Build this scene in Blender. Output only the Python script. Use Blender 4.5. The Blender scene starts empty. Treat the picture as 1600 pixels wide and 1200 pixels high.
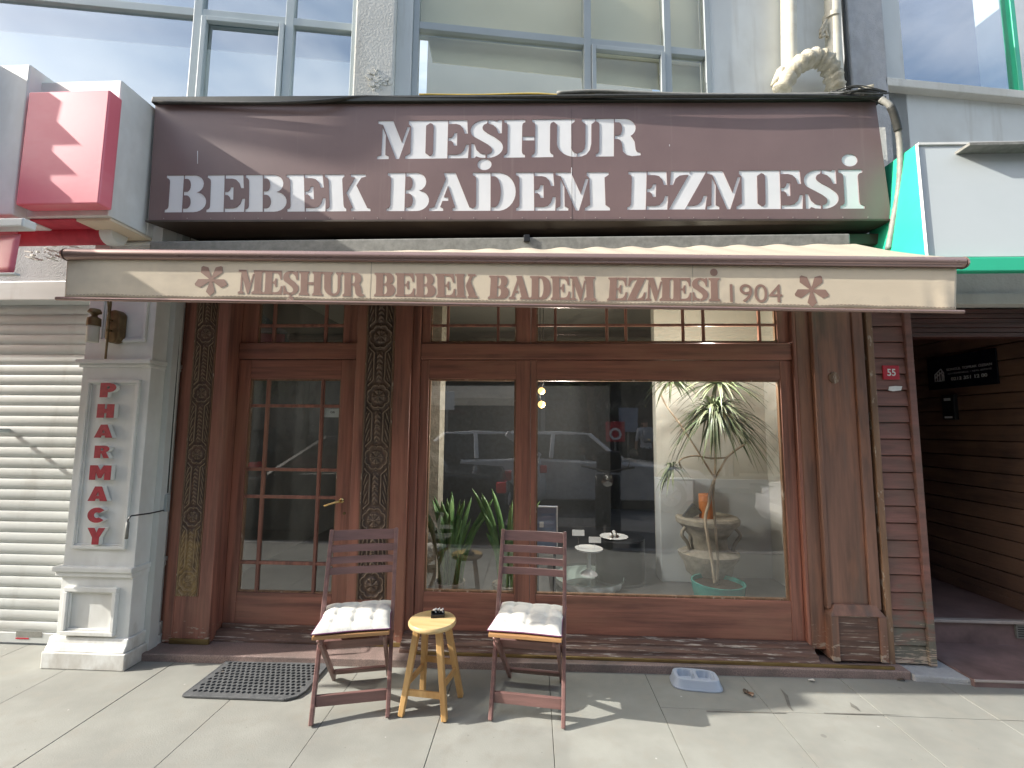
import bpy, bmesh, math, random
from math import sin, cos, pi, radians, sqrt, atan2
from mathutils import Vector, Matrix
rnd = random.Random(7)
S = bpy.context.scene
COL = S.collection

# ------------------------------------------------------------ camera
FPX = 705.0
TH, PT, RO = radians(2.7), radians(5.5), 0.0085
CAM = Vector((0, -3.05, 1.45))
_f0 = Vector((-sin(TH), cos(TH), 0)); _r0 = Vector((cos(TH), sin(TH), 0)); _z = Vector((0, 0, 1))
CF = _f0*cos(PT) + _z*sin(PT); _u0 = -_f0*sin(PT) + _z*cos(PT)
CR = _r0*cos(RO) + _u0*sin(RO); CU = _u0*cos(RO) - _r0*sin(RO)
cam = bpy.data.cameras.new('camera'); co = bpy.data.objects.new('camera', cam); COL.objects.link(co)
cam.sensor_width = 36; cam.lens = 36*FPX/1600; cam.clip_end = 500; cam.clip_start = 0.05
co.matrix_world = Matrix.Translation(CAM) @ Matrix((CR, CU, -CF)).transposed().to_4x4()
S.camera = co

# ------------------------------------------------------------ sun, sky, exposure
SUND = Vector((1.0, 0.20, -0.63)).normalized()            # direction the light travels
S.view_settings.view_transform = 'Standard'; S.view_settings.look = 'None'
S.view_settings.gamma = 1; S.view_settings.exposure = 1.5
sl = bpy.data.lights.new('sun', 'SUN'); sl.energy = 3.35; sl.angle = radians(0.5); sl.color = (1, .95, .86)
so = bpy.data.objects.new('sun', sl); COL.objects.link(so)
so.rotation_euler = (-SUND).to_track_quat('Z', 'Y').to_euler()
W = bpy.data.worlds.new('World'); S.world = W; W.use_nodes = True
wn, wl = W.node_tree.nodes, W.node_tree.links
bg = wn['Background']; sky = wn.new('ShaderNodeTexSky'); sky.sky_type = 'NISHITA'; sky.sun_disc = False
sky.sun_elevation = math.asin(-SUND.z); sky.sun_rotation = atan2(-SUND.x, -SUND.y)
sky.dust_density = 2.5; sky.air_density = 1.2; sky.ozone_density = 1.0
tc = wn.new('ShaderNodeTexCoord'); mp = wn.new('ShaderNodeMapping'); mp.inputs['Scale'].default_value = (1.2, 1.2, 3.2)
nz = wn.new('ShaderNodeTexNoise'); nz.inputs['Scale'].default_value = 2.4; nz.inputs['Detail'].default_value = 8; nz.inputs['Roughness'].default_value = .55
cr = wn.new('ShaderNodeValToRGB'); cr.color_ramp.elements[0].position = .42; cr.color_ramp.elements[1].position = .72
cr.color_ramp.elements[0].color = (.04, .04, .04, 1); cr.color_ramp.elements[1].color = (.55, .55, .55, 1)
mx = wn.new('ShaderNodeMixRGB'); mx.inputs[2].default_value = (7.0, 7.3, 7.7, 1)
wl.new(tc.outputs['Generated'], mp.inputs['Vector']); wl.new(mp.outputs[0], nz.inputs['Vector']); wl.new(nz.outputs['Fac'], cr.inputs[0])
wl.new(sky.outputs[0], mx.inputs[1]); wl.new(cr.outputs[0], mx.inputs[0]); wl.new(mx.outputs[0], bg.inputs[0])
bg.inputs[1].default_value = 0.118
S.cycles.max_bounces = 8; S.cycles.transparent_max_bounces = 16; S.cycles.glossy_bounces = 4
S.cycles.caustics_reflective = False; S.cycles.caustics_refractive = False
S.cycles.sample_clamp_indirect = 6

# ------------------------------------------------------------ helpers
def ray(px, py): return CF + CR*((px-800)/FPX) + CU*((600-py)/FPX)
def atY(px, py, y):
    d = ray(px, py); return CAM + d*((y-CAM.y)/d.y)
def atX(px, py, x):
    d = ray(px, py); return CAM + d*((x-CAM.x)/d.x)
def atZ(px, py, z=0.0):
    d = ray(px, py); return CAM + d*((z-CAM.z)/d.z)
class Plane:                                               # a vertical wall plane turned by yaw about a point
    def __init__(s, x0, y0, yaw=0):
        s.M = Matrix.Translation((x0, y0, 0)) @ Matrix.Rotation(yaw, 4, 'Z'); s.I = s.M.inverted()
    def at(s, px, py, off=0.0):                            # -> local (s, z) of a pixel on the plane, off = towards the street
        o = s.I @ CAM; d = s.I.to_3x3() @ ray(px, py); t = (-off-o.y)/d.y; p = o+d*t
        return p.x, p.z

def tag(o, label=None, cat=None, group=None, kind=None):
    if label: o['label'] = label
    if cat: o['category'] = cat
    if group: o['group'] = group
    if kind: o['kind'] = kind
    return o
def thing(name, label, cat, loc=(0, 0, 0), rz=0, group=None):
    o = bpy.data.objects.new(name, None); COL.objects.link(o); o.empty_display_size = .1
    o.matrix_world = Matrix.Translation(loc) @ Matrix.Rotation(rz, 4, 'Z')
    return tag(o, label, cat, group)
def link(name, me, mat, parent=None, label=None):
    o = bpy.data.objects.new(name, me); COL.objects.link(o)
    if mat is not None and not me.materials: me.materials.append(mat)
    if parent is not None: o.parent = parent
    if label: o['label'] = label
    return o
def wchild(o, parent):                                     # parent an object whose mesh is in world coordinates
    o.parent = parent
    m = parent.matrix_basis.copy(); p = parent.parent
    while p is not None:
        m = p.matrix_basis @ m; p = p.parent
    if parent.parent is None or True:
        o.matrix_parent_inverse = m.inverted() if not parent.get('_w') else Matrix.Identity(4)
    return o

class MB:
    def __init__(s, M=None): s.v = []; s.f = []; s.b = []; s.M = M or Matrix.Identity(4)
    def add(s, vs, fs, M=None):
        s.b.append((len(s.v), len(s.f))); b = len(s.v); T = s.M @ M if M is not None else s.M
        s.v += [tuple(T @ Vector(v)) for v in vs]; s.f += [tuple(b+i for i in f) for f in fs]; return s
    def box(s, x0, x1, y0, y1, z0, z1, M=None):
        x0, x1 = sorted((x0, x1)); y0, y1 = sorted((y0, y1)); z0, z1 = sorted((z0, z1))
        vs = [(x0,y0,z0),(x1,y0,z0),(x1,y1,z0),(x0,y1,z0),(x0,y0,z1),(x1,y0,z1),(x1,y1,z1),(x0,y1,z1)]
        return s.add(vs, [(0,3,2,1),(4,5,6,7),(0,1,5,4),(1,2,6,5),(2,3,7,6),(3,0,4,7)], M)
    def prism(s, pts, y0, y1, M=None):                     # polygon in (x,z), extruded in y
        n = len(pts); a = sum(pts[i][0]*pts[(i+1) % n][1]-pts[(i+1) % n][0]*pts[i][1] for i in range(n))
        if a < 0: pts = pts[::-1]
        vs = [(p[0], y0, p[1]) for p in pts]+[(p[0], y1, p[1]) for p in pts]
        fs = [tuple(range(n)), tuple(range(2*n-1, n-1, -1))]+[(i, i+n, (i+1) % n+n, (i+1) % n) for i in range(n)]
        return s.add(vs, fs, M)
    def prismx(s, pts, x0, x1, M=None):                    # polygon in (y,z), extruded in x
        R = Matrix(((0,1,0,0),(1,0,0,0),(0,0,1,0),(0,0,0,1)))
        b = len(s.v); s.prism(pts, x0, x1, (M @ R) if M is not None else R)
        return s
    def hexa(s, c8, M=None):
        return s.add(c8, [(0,3,2,1),(4,5,6,7),(0,1,5,4),(1,2,6,5),(2,3,7,6),(3,0,4,7)], M)
    def bar(s, a, b, w, h, up=(0,0,1), w2=None, h2=None):  # rectangular bar from a to b
        a, b = Vector(a), Vector(b); d = (b-a).normalized(); u = Vector(up)
        sd = d.cross(u).normalized(); uu = sd.cross(d).normalized(); w2 = w2 or w; h2 = h2 or h
        vs = []
        for p, ww, hh in ((a, w, h), (b, w2, h2)):
            for i, j in ((-1,-1),(1,-1),(1,1),(-1,1)): vs.append(tuple(p+sd*(ww/2*i)+uu*(hh/2*j)))
        return s.add(vs, [(0,1,2,3),(7,6,5,4),(0,4,5,1),(1,5,6,2),(2,6,7,3),(3,7,4,0)])
    def tube(s, pts, r, n=10, cap=True, M=None):
        pts = [Vector(p) for p in pts]; rs = r if isinstance(r, (list, tuple)) else [r]*len(pts)
        vs = []; fs = []; t0 = (pts[1]-pts[0]).normalized()
        u = t0.orthogonal().normalized()
        for i, p in enumerate(pts):
            t = (pts[min(i+1, len(pts)-1)]-pts[max(i-1, 0)]).normalized()
            u = (u-t*u.dot(t)).normalized(); w = t.cross(u)
            for k in range(n):
                a = 2*pi*k/n; vs.append(tuple(p+(u*cos(a)+w*sin(a))*rs[i]))
        for i in range(len(pts)-1):
            for k in range(n): fs.append((i*n+k, i*n+(k+1) % n, (i+1)*n+(k+1) % n, (i+1)*n+k))
        if cap: fs += [tuple(range(n-1, -1, -1)), tuple((len(pts)-1)*n+k for k in range(n))]
        return s.add(vs, fs, M)
    def lathe(s, prof, n=28, M=None, cap=True):            # profile of (r,z)
        vs = []; fs = []
        for r, z in prof:
            for k in range(n): vs.append((r*cos(2*pi*k/n), r*sin(2*pi*k/n), z))
        for i in range(len(prof)-1):
            for k in range(n): fs.append((i*n+k, i*n+(k+1) % n, (i+1)*n+(k+1) % n, (i+1)*n+k))
        if cap: fs += [tuple(range(n-1, -1, -1)), tuple((len(prof)-1)*n+k for k in range(n))]
        return s.add(vs, fs, M)
    def grid(s, fn, nu, nv, M=None):
        vs = [fn(i/nu, j/nv) for j in range(nv+1) for i in range(nu+1)]
        fs = [(j*(nu+1)+i, j*(nu+1)+i+1, (j+1)*(nu+1)+i+1, (j+1)*(nu+1)+i) for j in range(nv) for i in range(nu)]
        return s.add(vs, fs, M)
    def each(s, name, mat, parent=None, **kw):                # every add() call becomes an object of its own
        out = []; b = s.b+[(len(s.v), len(s.f))]
        for (v0, f0), (v1, f1) in zip(b, b[1:]):
            q = MB(); q.v = s.v[v0:v1]; q.f = [tuple(i-v0 for i in f) for f in s.f[f0:f1]]; out.append(q.build(name, mat, parent, **kw))
        return out
    def build(s, name, mat, parent=None, bevel=0, smooth=False, label=None, local=False, sub=0):
        me = bpy.data.meshes.new(name); me.from_pydata(s.v, [], s.f); me.validate()
        bm = bmesh.new(); bm.from_mesh(me); bmesh.ops.recalc_face_normals(bm, faces=bm.faces); bm.to_mesh(me); bm.free()
        o = link(name, me, mat, None, label)
        if parent is not None:
            if local: o.parent = parent
            else: wparent(o, parent)
        if smooth:
            for p in me.polygons: p.use_smooth = True
            if smooth != 'all':
                me.set_sharp_from_angle(angle=radians(40))
        if bevel:
            b = o.modifiers.new('bevel', 'BEVEL'); b.width = bevel; b.segments = 2; b.limit_method = 'ANGLE'; b.angle_limit = radians(35)
            b.harden_normals = False
        if sub:
            m = o.modifiers.new('sub', 'SUBSURF'); m.levels = sub; m.render_levels = sub
        return o
def world_of(o):
    m = o.matrix_parent_inverse @ o.matrix_basis if o.parent else o.matrix_basis.copy()
    return world_of(o.parent) @ m if o.parent else m
def wparent(o, parent):
    o.parent = parent; o.matrix_parent_inverse = world_of(parent).inverted(); return o
def copy_tree(o, parent=None):
    c = o.copy(); COL.objects.link(c)
    if parent: c.parent = parent; c.matrix_parent_inverse = o.matrix_parent_inverse.copy()
    for ch in [x for x in bpy.data.objects if x.parent == o and x != c]: copy_tree(ch, c)
    return c
def place(o, loc, rz=0): o.matrix_basis = Matrix.Translation(loc) @ Matrix.Rotation(rz, 4, 'Z')

def curve_mesh(polys, ext, M, name, holes=True):           # outlines in (x,z) -> slab mesh, y from -ext to ext; first outline minus the rest, or the union
    from mathutils.geometry import delaunay_2d_cdt
    vs, es = [], []
    for p in polys:
        b = len(vs); vs += [Vector(q) for q in p]; es += [(b+i, b+(i+1) % len(p)) for i in range(len(p))]
    ov, _, of, _, _, _ = delaunay_2d_cdt(vs, es, [], 0, 1e-7)
    bb = [(min(q[0] for q in p), max(q[0] for q in p), min(q[1] for q in p), max(q[1] for q in p)) for p in polys]
    def ins(x, y, p):
        c = False; n = len(p)
        for i in range(n):
            (x0, y0), (x1, y1) = p[i-1], p[i]
            if (y0 > y) != (y1 > y) and x < (x1-x0)*(y-y0)/(y1-y0)+x0: c = not c
        return c
    def hit(x, y, k): b = bb[k]; return b[0] <= x <= b[1] and b[2] <= y <= b[3] and ins(x, y, polys[k])
    keep = []
    for f in of:
        x = sum(ov[i].x for i in f)/len(f); y = sum(ov[i].y for i in f)/len(f)
        if holes: ok = hit(x, y, 0) and not any(hit(x, y, k) for k in range(1, len(polys)))
        else: ok = any(hit(x, y, k) for k in range(len(polys)))
        if ok: keep.append(tuple(f))
    bm = bmesh.new(); bv = [bm.verts.new((v.x, -ext, v.y)) for v in ov]
    for f in keep:
        try: bm.faces.new([bv[i] for i in f])
        except ValueError: pass
    bmesh.ops.delete(bm, geom=[v for v in bm.verts if not v.link_faces], context='VERTS')
    for f in bm.faces:
        f.normal_update()
        if f.normal.y > 0: f.normal_flip()
    r = bmesh.ops.extrude_face_region(bm, geom=bm.faces[:], use_keep_orig=True)
    bmesh.ops.translate(bm, verts=[e for e in r['geom'] if isinstance(e, bmesh.types.BMVert)], vec=(0, 2*ext, 0))
    bmesh.ops.recalc_face_normals(bm, faces=bm.faces)
    me = bpy.data.meshes.new(name); bm.to_mesh(me); bm.free(); me.transform(M); return me
def text_mesh(txt, width, height, ext, M, name, bold=0.0):   # sans lettering scaled to a box: x 0..width, z 0..height (cap height)
    cu = bpy.data.curves.new(name, 'FONT'); cu.body = txt; cu.size = 1; cu.extrude = 0; cu.offset = bold
    o = bpy.data.objects.new(name, cu); COL.objects.link(o); bpy.context.view_layer.update()
    dg = bpy.context.evaluated_depsgraph_get(); me = bpy.data.meshes.new_from_object(o.evaluated_get(dg))
    bpy.data.objects.remove(o); bpy.data.curves.remove(cu)
    xs = [v.co.x for v in me.vertices]; ys = [v.co.y for v in me.vertices]
    x0, x1, y0, y1 = min(xs), max(xs), min(ys), max(ys)
    if not any(c in txt for c in 'ŞÖÜİÇ'): yb, yt = y0, y1
    else: yb, yt = 0.0, 0.73
    for v in me.vertices:
        v.co.x = (v.co.x-x0)/(x1-x0)*width; v.co.y = (v.co.y-yb)/(yt-yb)*height
    if ext:
        bm = bmesh.new(); bm.from_mesh(me)
        r = bmesh.ops.extrude_face_region(bm, geom=bm.faces[:]); 
        bmesh.ops.translate(bm, verts=[e for e in r['geom'] if isinstance(e, bmesh.types.BMVert)], vec=(0, 0, ext))
        bmesh.ops.recalc_face_normals(bm, faces=bm.faces); bm.to_mesh(me); bm.free()
    me.transform(M @ Matrix.Rotation(pi/2, 4, 'X')); me.materials.clear()
    return me

# ------------------------------------------------------------ materials
def mat(name, c1, c2=None, scale=(8, 8, 8), rough=.6, bump=0.0, bscale=None, metal=0.0, detail=6, lo=.35, hi=.65,
        wear=None, spec=.5, rvar=0.0, gold=None, dirt=None, coat=0.0, wave=None, sheen=0.0, spots=None, streak=None):
    m = bpy.data.materials.new(name); m.use_nodes = True; n, l = m.node_tree.nodes, m.node_tree.links
    b = n['Principled BSDF']; b.inputs['Roughness'].default_value = rough; b.inputs['Metallic'].default_value = metal
    b.inputs['Specular IOR Level'].default_value = spec; b.inputs['Coat Weight'].default_value = coat
    b.inputs['Sheen Weight'].default_value = sheen
    tc = n.new('ShaderNodeTexCoord'); geo = tc.outputs['Object']
    mp = n.new('ShaderNodeMapping'); mp.inputs['Scale'].default_value = scale; l.new(geo, mp.inputs['Vector'])
    nz = n.new('ShaderNodeTexNoise'); nz.inputs['Scale'].default_value = 1; nz.inputs['Detail'].default_value = detail; nz.inputs['Roughness'].default_value = .6
    l.new(mp.outputs[0], nz.inputs['Vector'])
    r = n.new('ShaderNodeValToRGB'); e = r.color_ramp.elements
    c2 = c2 or tuple(x*.75 for x in c1)
    e[0].position = lo; e[0].color = (*c1, 1); e[1].position = hi; e[1].color = (*c2, 1); l.new(nz.outputs['Fac'], r.inputs[0])
    out = r.outputs[0]
    def layer(out, col, fac):
        mx = n.new('ShaderNodeMixRGB'); mx.inputs[2].default_value = (*col, 1); l.new(out, mx.inputs[1]); l.new(fac, mx.inputs[0]); return mx.outputs[0]
    def rampn(scale3, lo_, hi_, det=4, grad=None):         # noise mask, optionally stronger near the ground (height in metres)
        m2 = n.new('ShaderNodeMapping'); m2.inputs['Scale'].default_value = scale3; l.new(geo, m2.inputs['Vector'])
        q = n.new('ShaderNodeTexNoise'); q.inputs['Scale'].default_value = 1; q.inputs['Detail'].default_value = det; q.inputs['Roughness'].default_value = .65
        l.new(m2.outputs[0], q.inputs['Vector']); v = q.outputs['Fac']
        if grad:
            sx = n.new('ShaderNodeSeparateXYZ'); l.new(geo, sx.inputs[0])
            g = n.new('ShaderNodeMapRange'); g.inputs['From Min'].default_value = grad[0]; g.inputs['From Max'].default_value = grad[1]
            g.inputs['To Min'].default_value = grad[2]; g.inputs['To Max'].default_value = 0; l.new(sx.outputs['Z'], g.inputs['Value'])
            a = n.new('ShaderNodeMath'); a.operation = 'ADD'; l.new(v, a.inputs[0]); l.new(g.outputs[0], a.inputs[1]); v = a.outputs[0]
        rr = n.new('ShaderNodeMapRange'); rr.inputs['From Min'].default_value = lo_; rr.inputs['From Max'].default_value = hi_
        l.new(v, rr.inputs['Value']); return rr.outputs[0]
    if dirt: out = layer(out, dirt[0], rampn(dirt[1], dirt[2], dirt[3]))
    if streak: out = layer(out, streak[0], rampn(streak[1], streak[2], streak[3], 5))
    if spots:
        for col_, sc_, rad_ in spots:
            vo = n.new('ShaderNodeTexVoronoi'); vo.inputs['Scale'].default_value = sc_; l.new(geo, vo.inputs['Vector'])
            mr_ = n.new('ShaderNodeMapRange'); mr_.inputs['From Min'].default_value = rad_; mr_.inputs['From Max'].default_value = rad_*.75; mr_.inputs['To Max'].default_value = .75; l.new(vo.outputs['Distance'], mr_.inputs['Value'])
            out = layer(out, col_, mr_.outputs[0])
    if gold: out = layer(out, gold[0], rampn(gold[1], gold[2], gold[3], 4, gold[4]))
    if wear: out = layer(out, wear[0], rampn(wear[1], wear[2], wear[3], 6, wear[4] if len(wear) > 4 else None))
    l.new(out, b.inputs['Base Color'])
    if rvar:
        mr = n.new('ShaderNodeMapRange'); mr.inputs['To Min'].default_value = max(.02, rough-rvar); mr.inputs['To Max'].default_value = min(1, rough+rvar)
        l.new(nz.outputs['Fac'], mr.inputs['Value']); l.new(mr.outputs[0], b.inputs['Roughness'])
    if bump:
        mb_ = n.new('ShaderNodeMapping'); mb_.inputs['Scale'].default_value = bscale or scale; l.new(geo, mb_.inputs['Vector'])
        q = n.new('ShaderNodeTexNoise'); q.inputs['Scale'].default_value = 1; q.inputs['Detail'].default_value = 8; l.new(mb_.outputs[0], q.inputs['Vector'])
        bp = n.new('ShaderNodeBump'); bp.inputs['Strength'].default_value = bump; bp.inputs['Distance'].default_value = .01
        l.new(q.outputs['Fac'], bp.inputs['Height']); l.new(bp.outputs[0], b.inputs['Normal'])
    return m
def glass(name, tint=(1, 1, 1), refl=1.6, rough=0.0, minr=0.0, wob=0.0):
    m = bpy.data.materials.new(name); m.use_nodes = True; n, l = m.node_tree.nodes, m.node_tree.links
    n.remove(n['Principled BSDF']); out = n['Material Output']
    tr = n.new('ShaderNodeBsdfTransparent'); tr.inputs[0].default_value = (*tint, 1)
    gl = n.new('ShaderNodeBsdfGlossy'); gl.inputs['Roughness'].default_value = rough; gl.inputs['Color'].default_value = (1, 1, 1, 1)
    fr = n.new('ShaderNodeFresnel'); fr.inputs['IOR'].default_value = refl
    mx = n.new('ShaderNodeMixShader'); ad = n.new('ShaderNodeMath'); ad.operation = 'ADD'; ad.inputs[1].default_value = minr; ad.use_clamp = True
    ge = n.new('ShaderNodeNewGeometry'); mu = n.new('ShaderNodeMath'); mu.operation = 'MULTIPLY'; iv = n.new('ShaderNodeMath'); iv.operation = 'SUBTRACT'; iv.inputs[0].default_value = 1
    l.new(ge.outputs['Backfacing'], iv.inputs[1]); l.new(fr.outputs[0], ad.inputs[0]); l.new(ad.outputs[0], mu.inputs[0]); l.new(iv.outputs[0], mu.inputs[1]); l.new(mu.outputs[0], mx.inputs[0]); l.new(tr.outputs[0], mx.inputs[1]); l.new(gl.outputs[0], mx.inputs[2])
    l.new(mx.outputs[0], out.inputs[0])
    if wob:
        tc = n.new('ShaderNodeTexCoord'); q = n.new('ShaderNodeTexNoise'); q.inputs['Scale'].default_value = 1.3; q.inputs['Detail'].default_value = 1
        bp = n.new('ShaderNodeBump'); bp.inputs['Strength'].default_value = wob; bp.inputs['Distance'].default_value = .02
        l.new(tc.outputs['Object'], q.inputs['Vector']); l.new(q.outputs['Fac'], bp.inputs['Height']); l.new(bp.outputs[0], gl.inputs['Normal'])
    return m
def emis(name, c, s):
    m = bpy.data.materials.new(name); m.use_nodes = True; b = m.node_tree.nodes['Principled BSDF']
    b.inputs['Base Color'].default_value = (*c, 1); b.inputs['Emission Color'].default_value = (*c, 1); b.inputs['Emission Strength'].default_value = s; return m

M = {}
PEEL = (.42, .34, .27)
M['wood'] = mat('mahogany_wood', (.36, .150, .106), (.160, .070, .053), (26, 26, 1.3), .42, .25, (60, 60, 4), rvar=.1, dirt=((.32, .155, .105), (3, 3, 1.2), .48, .72), wear=(PEEL, (14, 14, 50), .80, .86, (0.0, .45, .30)))
M['woodh'] = mat('mahogany_wood_horizontal', (.36, .150, .106), (.160, .070, .053), (1.3, 26, 26), .42, .25, (4, 60, 60), rvar=.1, dirt=((.32, .155, .105), (1.2, 3, 3), .48, .72), wear=(PEEL, (9, 14, 90), .80, .86, (0.0, .4, .22)))
M['woodpale'] = mat('sun_bleached_red_wood', (.29, .148, .104), (.135, .076, .057), (18, 18, 1.1), .5, .25, (60, 60, 4), dirt=((.36, .165, .10), (5, 5, 1.1), .50, .72), streak=((.16, .115, .095), (9, 9, .8), .55, .75), wear=(PEEL, (16, 16, 40), .78, .84, (0.0, .5, .32)))
M['sillwood'] = mat('weathered_sill_wood', (.17, .095, .072), (.09, .055, .045), (3, 30, 30), .65, .4, (5, 80, 80), wear=((.5, .44, .38), (5, 20, 120), .60, .68, (0, .4, .05)))
M['carved'] = mat('carved_oak', (.125, .078, .055), (.06, .038, .028), (30, 30, 12), .48, .2, (120, 120, 60))
M['carved_gold'] = mat('carved_oak_with_gilding', (.14, .080, .055), (.07, .042, .030), (30, 30, 12), .48, .2, (120, 120, 60), gold=((.34, .23, .10), (22, 22, 14), .92, 1.22, (.66, .97, .62)))
M['goldwood'] = mat('worn_edge_wood', (.28, .16, .095), (.15, .085, .05), (25, 25, 3), .5, .2, (60, 60, 6), wear=(PEEL, (30, 30, 12), .58, .66))
M['boards'] = mat('painted_board_red_brown', (.25, .115, .095), (.15, .075, .062), (3, 20, 26), .6, .35, (6, 60, 60), dirt=((.15, .10, .08), (1.5, 1.5, 2.5), .5, .75), gold=((.135, .128, .105), (6, 6, 30), .80, 1.0, (.15, .75, .5)), wear=(PEEL, (12, 20, 110), .84, .90, (0.0, .6, .40)))
M['brass_strip'] = mat('tarnished_brass_strip', (.30, .22, .09), (.18, .12, .05), (6, 20, 20), .45, .1, metal=.7)
M['granite'] = mat('red_granite', (.34, .25, .225), (.18, .13, .12), (180, 180, 180), .5, .1, (60, 60, 60), detail=3, dirt=((.12, .10, .09), (3, 3, 3), .45, .75))
M['pavement'] = mat('pavement_stone', (.265, .267, .242), (.215, .218, .198), (2.2, 2.2, 3), .85, .12, (150, 150, 150), dirt=((.185, .185, .168), (1.3, 1.8, 1), .44, .74), streak=((.23, .225, .20), (9, 9, 9), .50, .70), spots=(((.15, .148, .135), 3.1, .045), ((.40, .40, .37), 5.3, .035), ((.12, .115, .10), 11.0, .035)), wear=((.20, .198, .18), (38, 38, 38), .68, .80))
M['joint'] = mat('joint_dirt', (.16, .155, .14), (.10, .098, .085), (20, 20, 20), .95)
M['asphalt'] = mat('asphalt', (.075, .075, .078), (.05, .05, .052), (4, 4, 4), .85, .5, (120, 120, 120))
M['kerb'] = mat('kerb_stone', (.36, .35, .33), (.26, .25, .24), (6, 6, 6), .85, .3, (50, 50, 50))
M['white'] = mat('white_paint', (.76, .77, .75), (.68, .69, .67), (5, 5, 5), .5, .08, (20, 20, 20), dirt=((.58, .57, .53), (2.5, 2.5, 1), .5, .78), gold=((.48, .46, .42), (9, 9, 5), .80, 1.1, (.0, .45, .5)), wear=((.30, .28, .25), (28, 28, 28), .80, .86, (0.0, .6, .16)))
M['shutter'] = mat('shutter_enamel', (.56, .58, .57), (.49, .51, .50), (1.2, 3, 9), .38, .05, (20, 20, 20), streak=((.40, .40, .38), (5, 5, 1.2), .55, .8), dirt=((.44, .44, .42), (1.6, 1.6, 14), .5, .75), spots=(((.25, .22, .18), 6.0, .03),))
M['red'] = mat('red_acrylic', (.80, .20, .25), (.74, .17, .22), (2, 2, 2), .35, rvar=.08, dirt=((.82, .3, .34), (1.3, 1.3, 3), .5, .9))
M['redfab'] = mat('red_canvas', (.55, .05, .08), (.42, .035, .06), (12, 12, 4), .8, .2, (200, 200, 200))
M['redletter'] = mat('red_letter_paint', (.42, .03, .05), (.30, .02, .035), (40, 40, 40), .45)
M['sign'] = mat('brown_sign_panel', (.215, .146, .141), (.178, .119, .116), (1.5, 1.5, 1.5), .42, .03, (3, 3, 3), streak=((.235, .175, .165), (26, 26, .9), .60, .80), dirt=((.2, .135, .13), (6, 6, .5), .55, .9), rvar=.06)
M['signwhite'] = mat('white_backing', (.82, .83, .84), (.76, .77, .78), (3, 3, 3), .4)
M['trim'] = mat('dark_sheet_metal', (.030, .034, .028), (.018, .02, .017), (6, 6, 6), .45, .1, metal=.3)
M['browntrim'] = mat('brown_sheet_metal', (.075, .055, .042), (.05, .036, .028), (4, 4, 4), .5, .1)
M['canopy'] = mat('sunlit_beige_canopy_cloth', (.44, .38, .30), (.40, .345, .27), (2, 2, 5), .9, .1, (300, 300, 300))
M['canvas'] = mat('beige_canvas', (.74, .63, .475), (.68, .575, .43), (2, 2, 5), .85, .12, (300, 300, 300), dirt=((.50, .42, .32), (2.5, 2.5, 3), .48, .78), streak=((.47, .38, .28), (16, 16, 2.0), .66, .84), sheen=.1)
M['print'] = mat('brown_print', (.33, .205, .16), (.28, .17, .13), (8, 8, 8), .75)
M['printline'] = mat('pale_print_outline', (.66, .56, .44), (.6, .5, .4), (8, 8, 8), .8)
M['alubrown'] = mat('brown_aluminium', (.36, .24, .21), (.30, .20, .17), (2, 20, 20), .28, metal=.55, rvar=.08)
M['grey'] = mat('grey_aluminium', (.36, .40, .41), (.31, .35, .36), (3, 3, 3), .4, .03)
M['framegrey'] = mat('pale_window_frame', (.46, .52, .53), (.40, .46, .47), (3, 3, 3), .42)
M['render'] = mat('off_white_render', (.62, .62, .58), (.54, .54, .50), (3, 3, 2), .85, .4, (60, 60, 60), dirt=((.42, .41, .37), (4, 4, 1.2), .52, .8))
M['smoothwall'] = mat('smooth_grey_white_wall', (.60, .63, .62), (.54, .56, .55), (1.5, 1.5, 1), .7, .05, (20, 20, 20), streak=((.43, .43, .40), (7, 7, .7), .56, .82), dirt=((.47, .48, .46), (1.2, 1.2, 1.2), .5, .8))
M['concrete'] = mat('rough_grey_render', (.45, .46, .47), (.37, .38, .40), (9, 9, 9), .9, .8, (120, 120, 120), dirt=((.26, .26, .25), (3, 3, 1.5), .5, .8))
M['blind'] = mat('cream_roller_blind', (.78, .76, .64), (.74, .72, .60), (2, 2, 2), .9, .05, (120, 120, 120))
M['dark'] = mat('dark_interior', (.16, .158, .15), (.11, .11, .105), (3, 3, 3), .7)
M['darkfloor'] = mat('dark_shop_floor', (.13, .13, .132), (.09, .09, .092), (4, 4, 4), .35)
M['cream'] = mat('cream_plaster', (.60, .585, .53), (.55, .54, .49), (2, 2, 2), .9, .05, (30, 30, 30))
M['whiteblue'] = mat('cool_white_plaster', (.58, .61, .63), (.54, .57, .59), (2, 2, 2), .9)
M['pipe'] = mat('cream_pvc_pipe', (.62, .60, .50), (.50, .47, .38), (5, 5, 3), .5, .1, (40, 40, 40), dirt=((.42, .36, .26), (6, 6, 6), .55, .8))
M['foam'] = mat('painted_foam', (.58, .54, .44), (.42, .38, .28), (14, 14, 14), .9, .9, (60, 60, 60))
M['cable'] = mat('black_cable', (.03, .032, .03), (.05, .05, .045), (30, 30, 30), .6)
M['cablegrey'] = mat('grey_conduit', (.24, .24, .22), (.17, .17, .155), (30, 30, 30), .6)
M['cableyel'] = mat('yellow_cable', (.55, .38, .05), None, (20, 20, 20), .6)
M['green'] = mat('green_vinyl', (.03, .52, .30), (.025, .45, .26), (3, 3, 3), .4)
M['palegrey'] = mat('pale_grey_panel', (.46, .50, .51), (.43, .47, .48), (1, 1, 1), .45, dirt=((.5, .53, .54), (1, 1, 3), .5, .9))
M['brass'] = mat('polished_brass', (.80, .60, .28), (.6, .42, .18), (30, 30, 30), .25, metal=1)
M['antique'] = mat('antique_brass', (.20, .14, .07), (.13, .09, .045), (30, 30, 30), .45, metal=.6)
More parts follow.
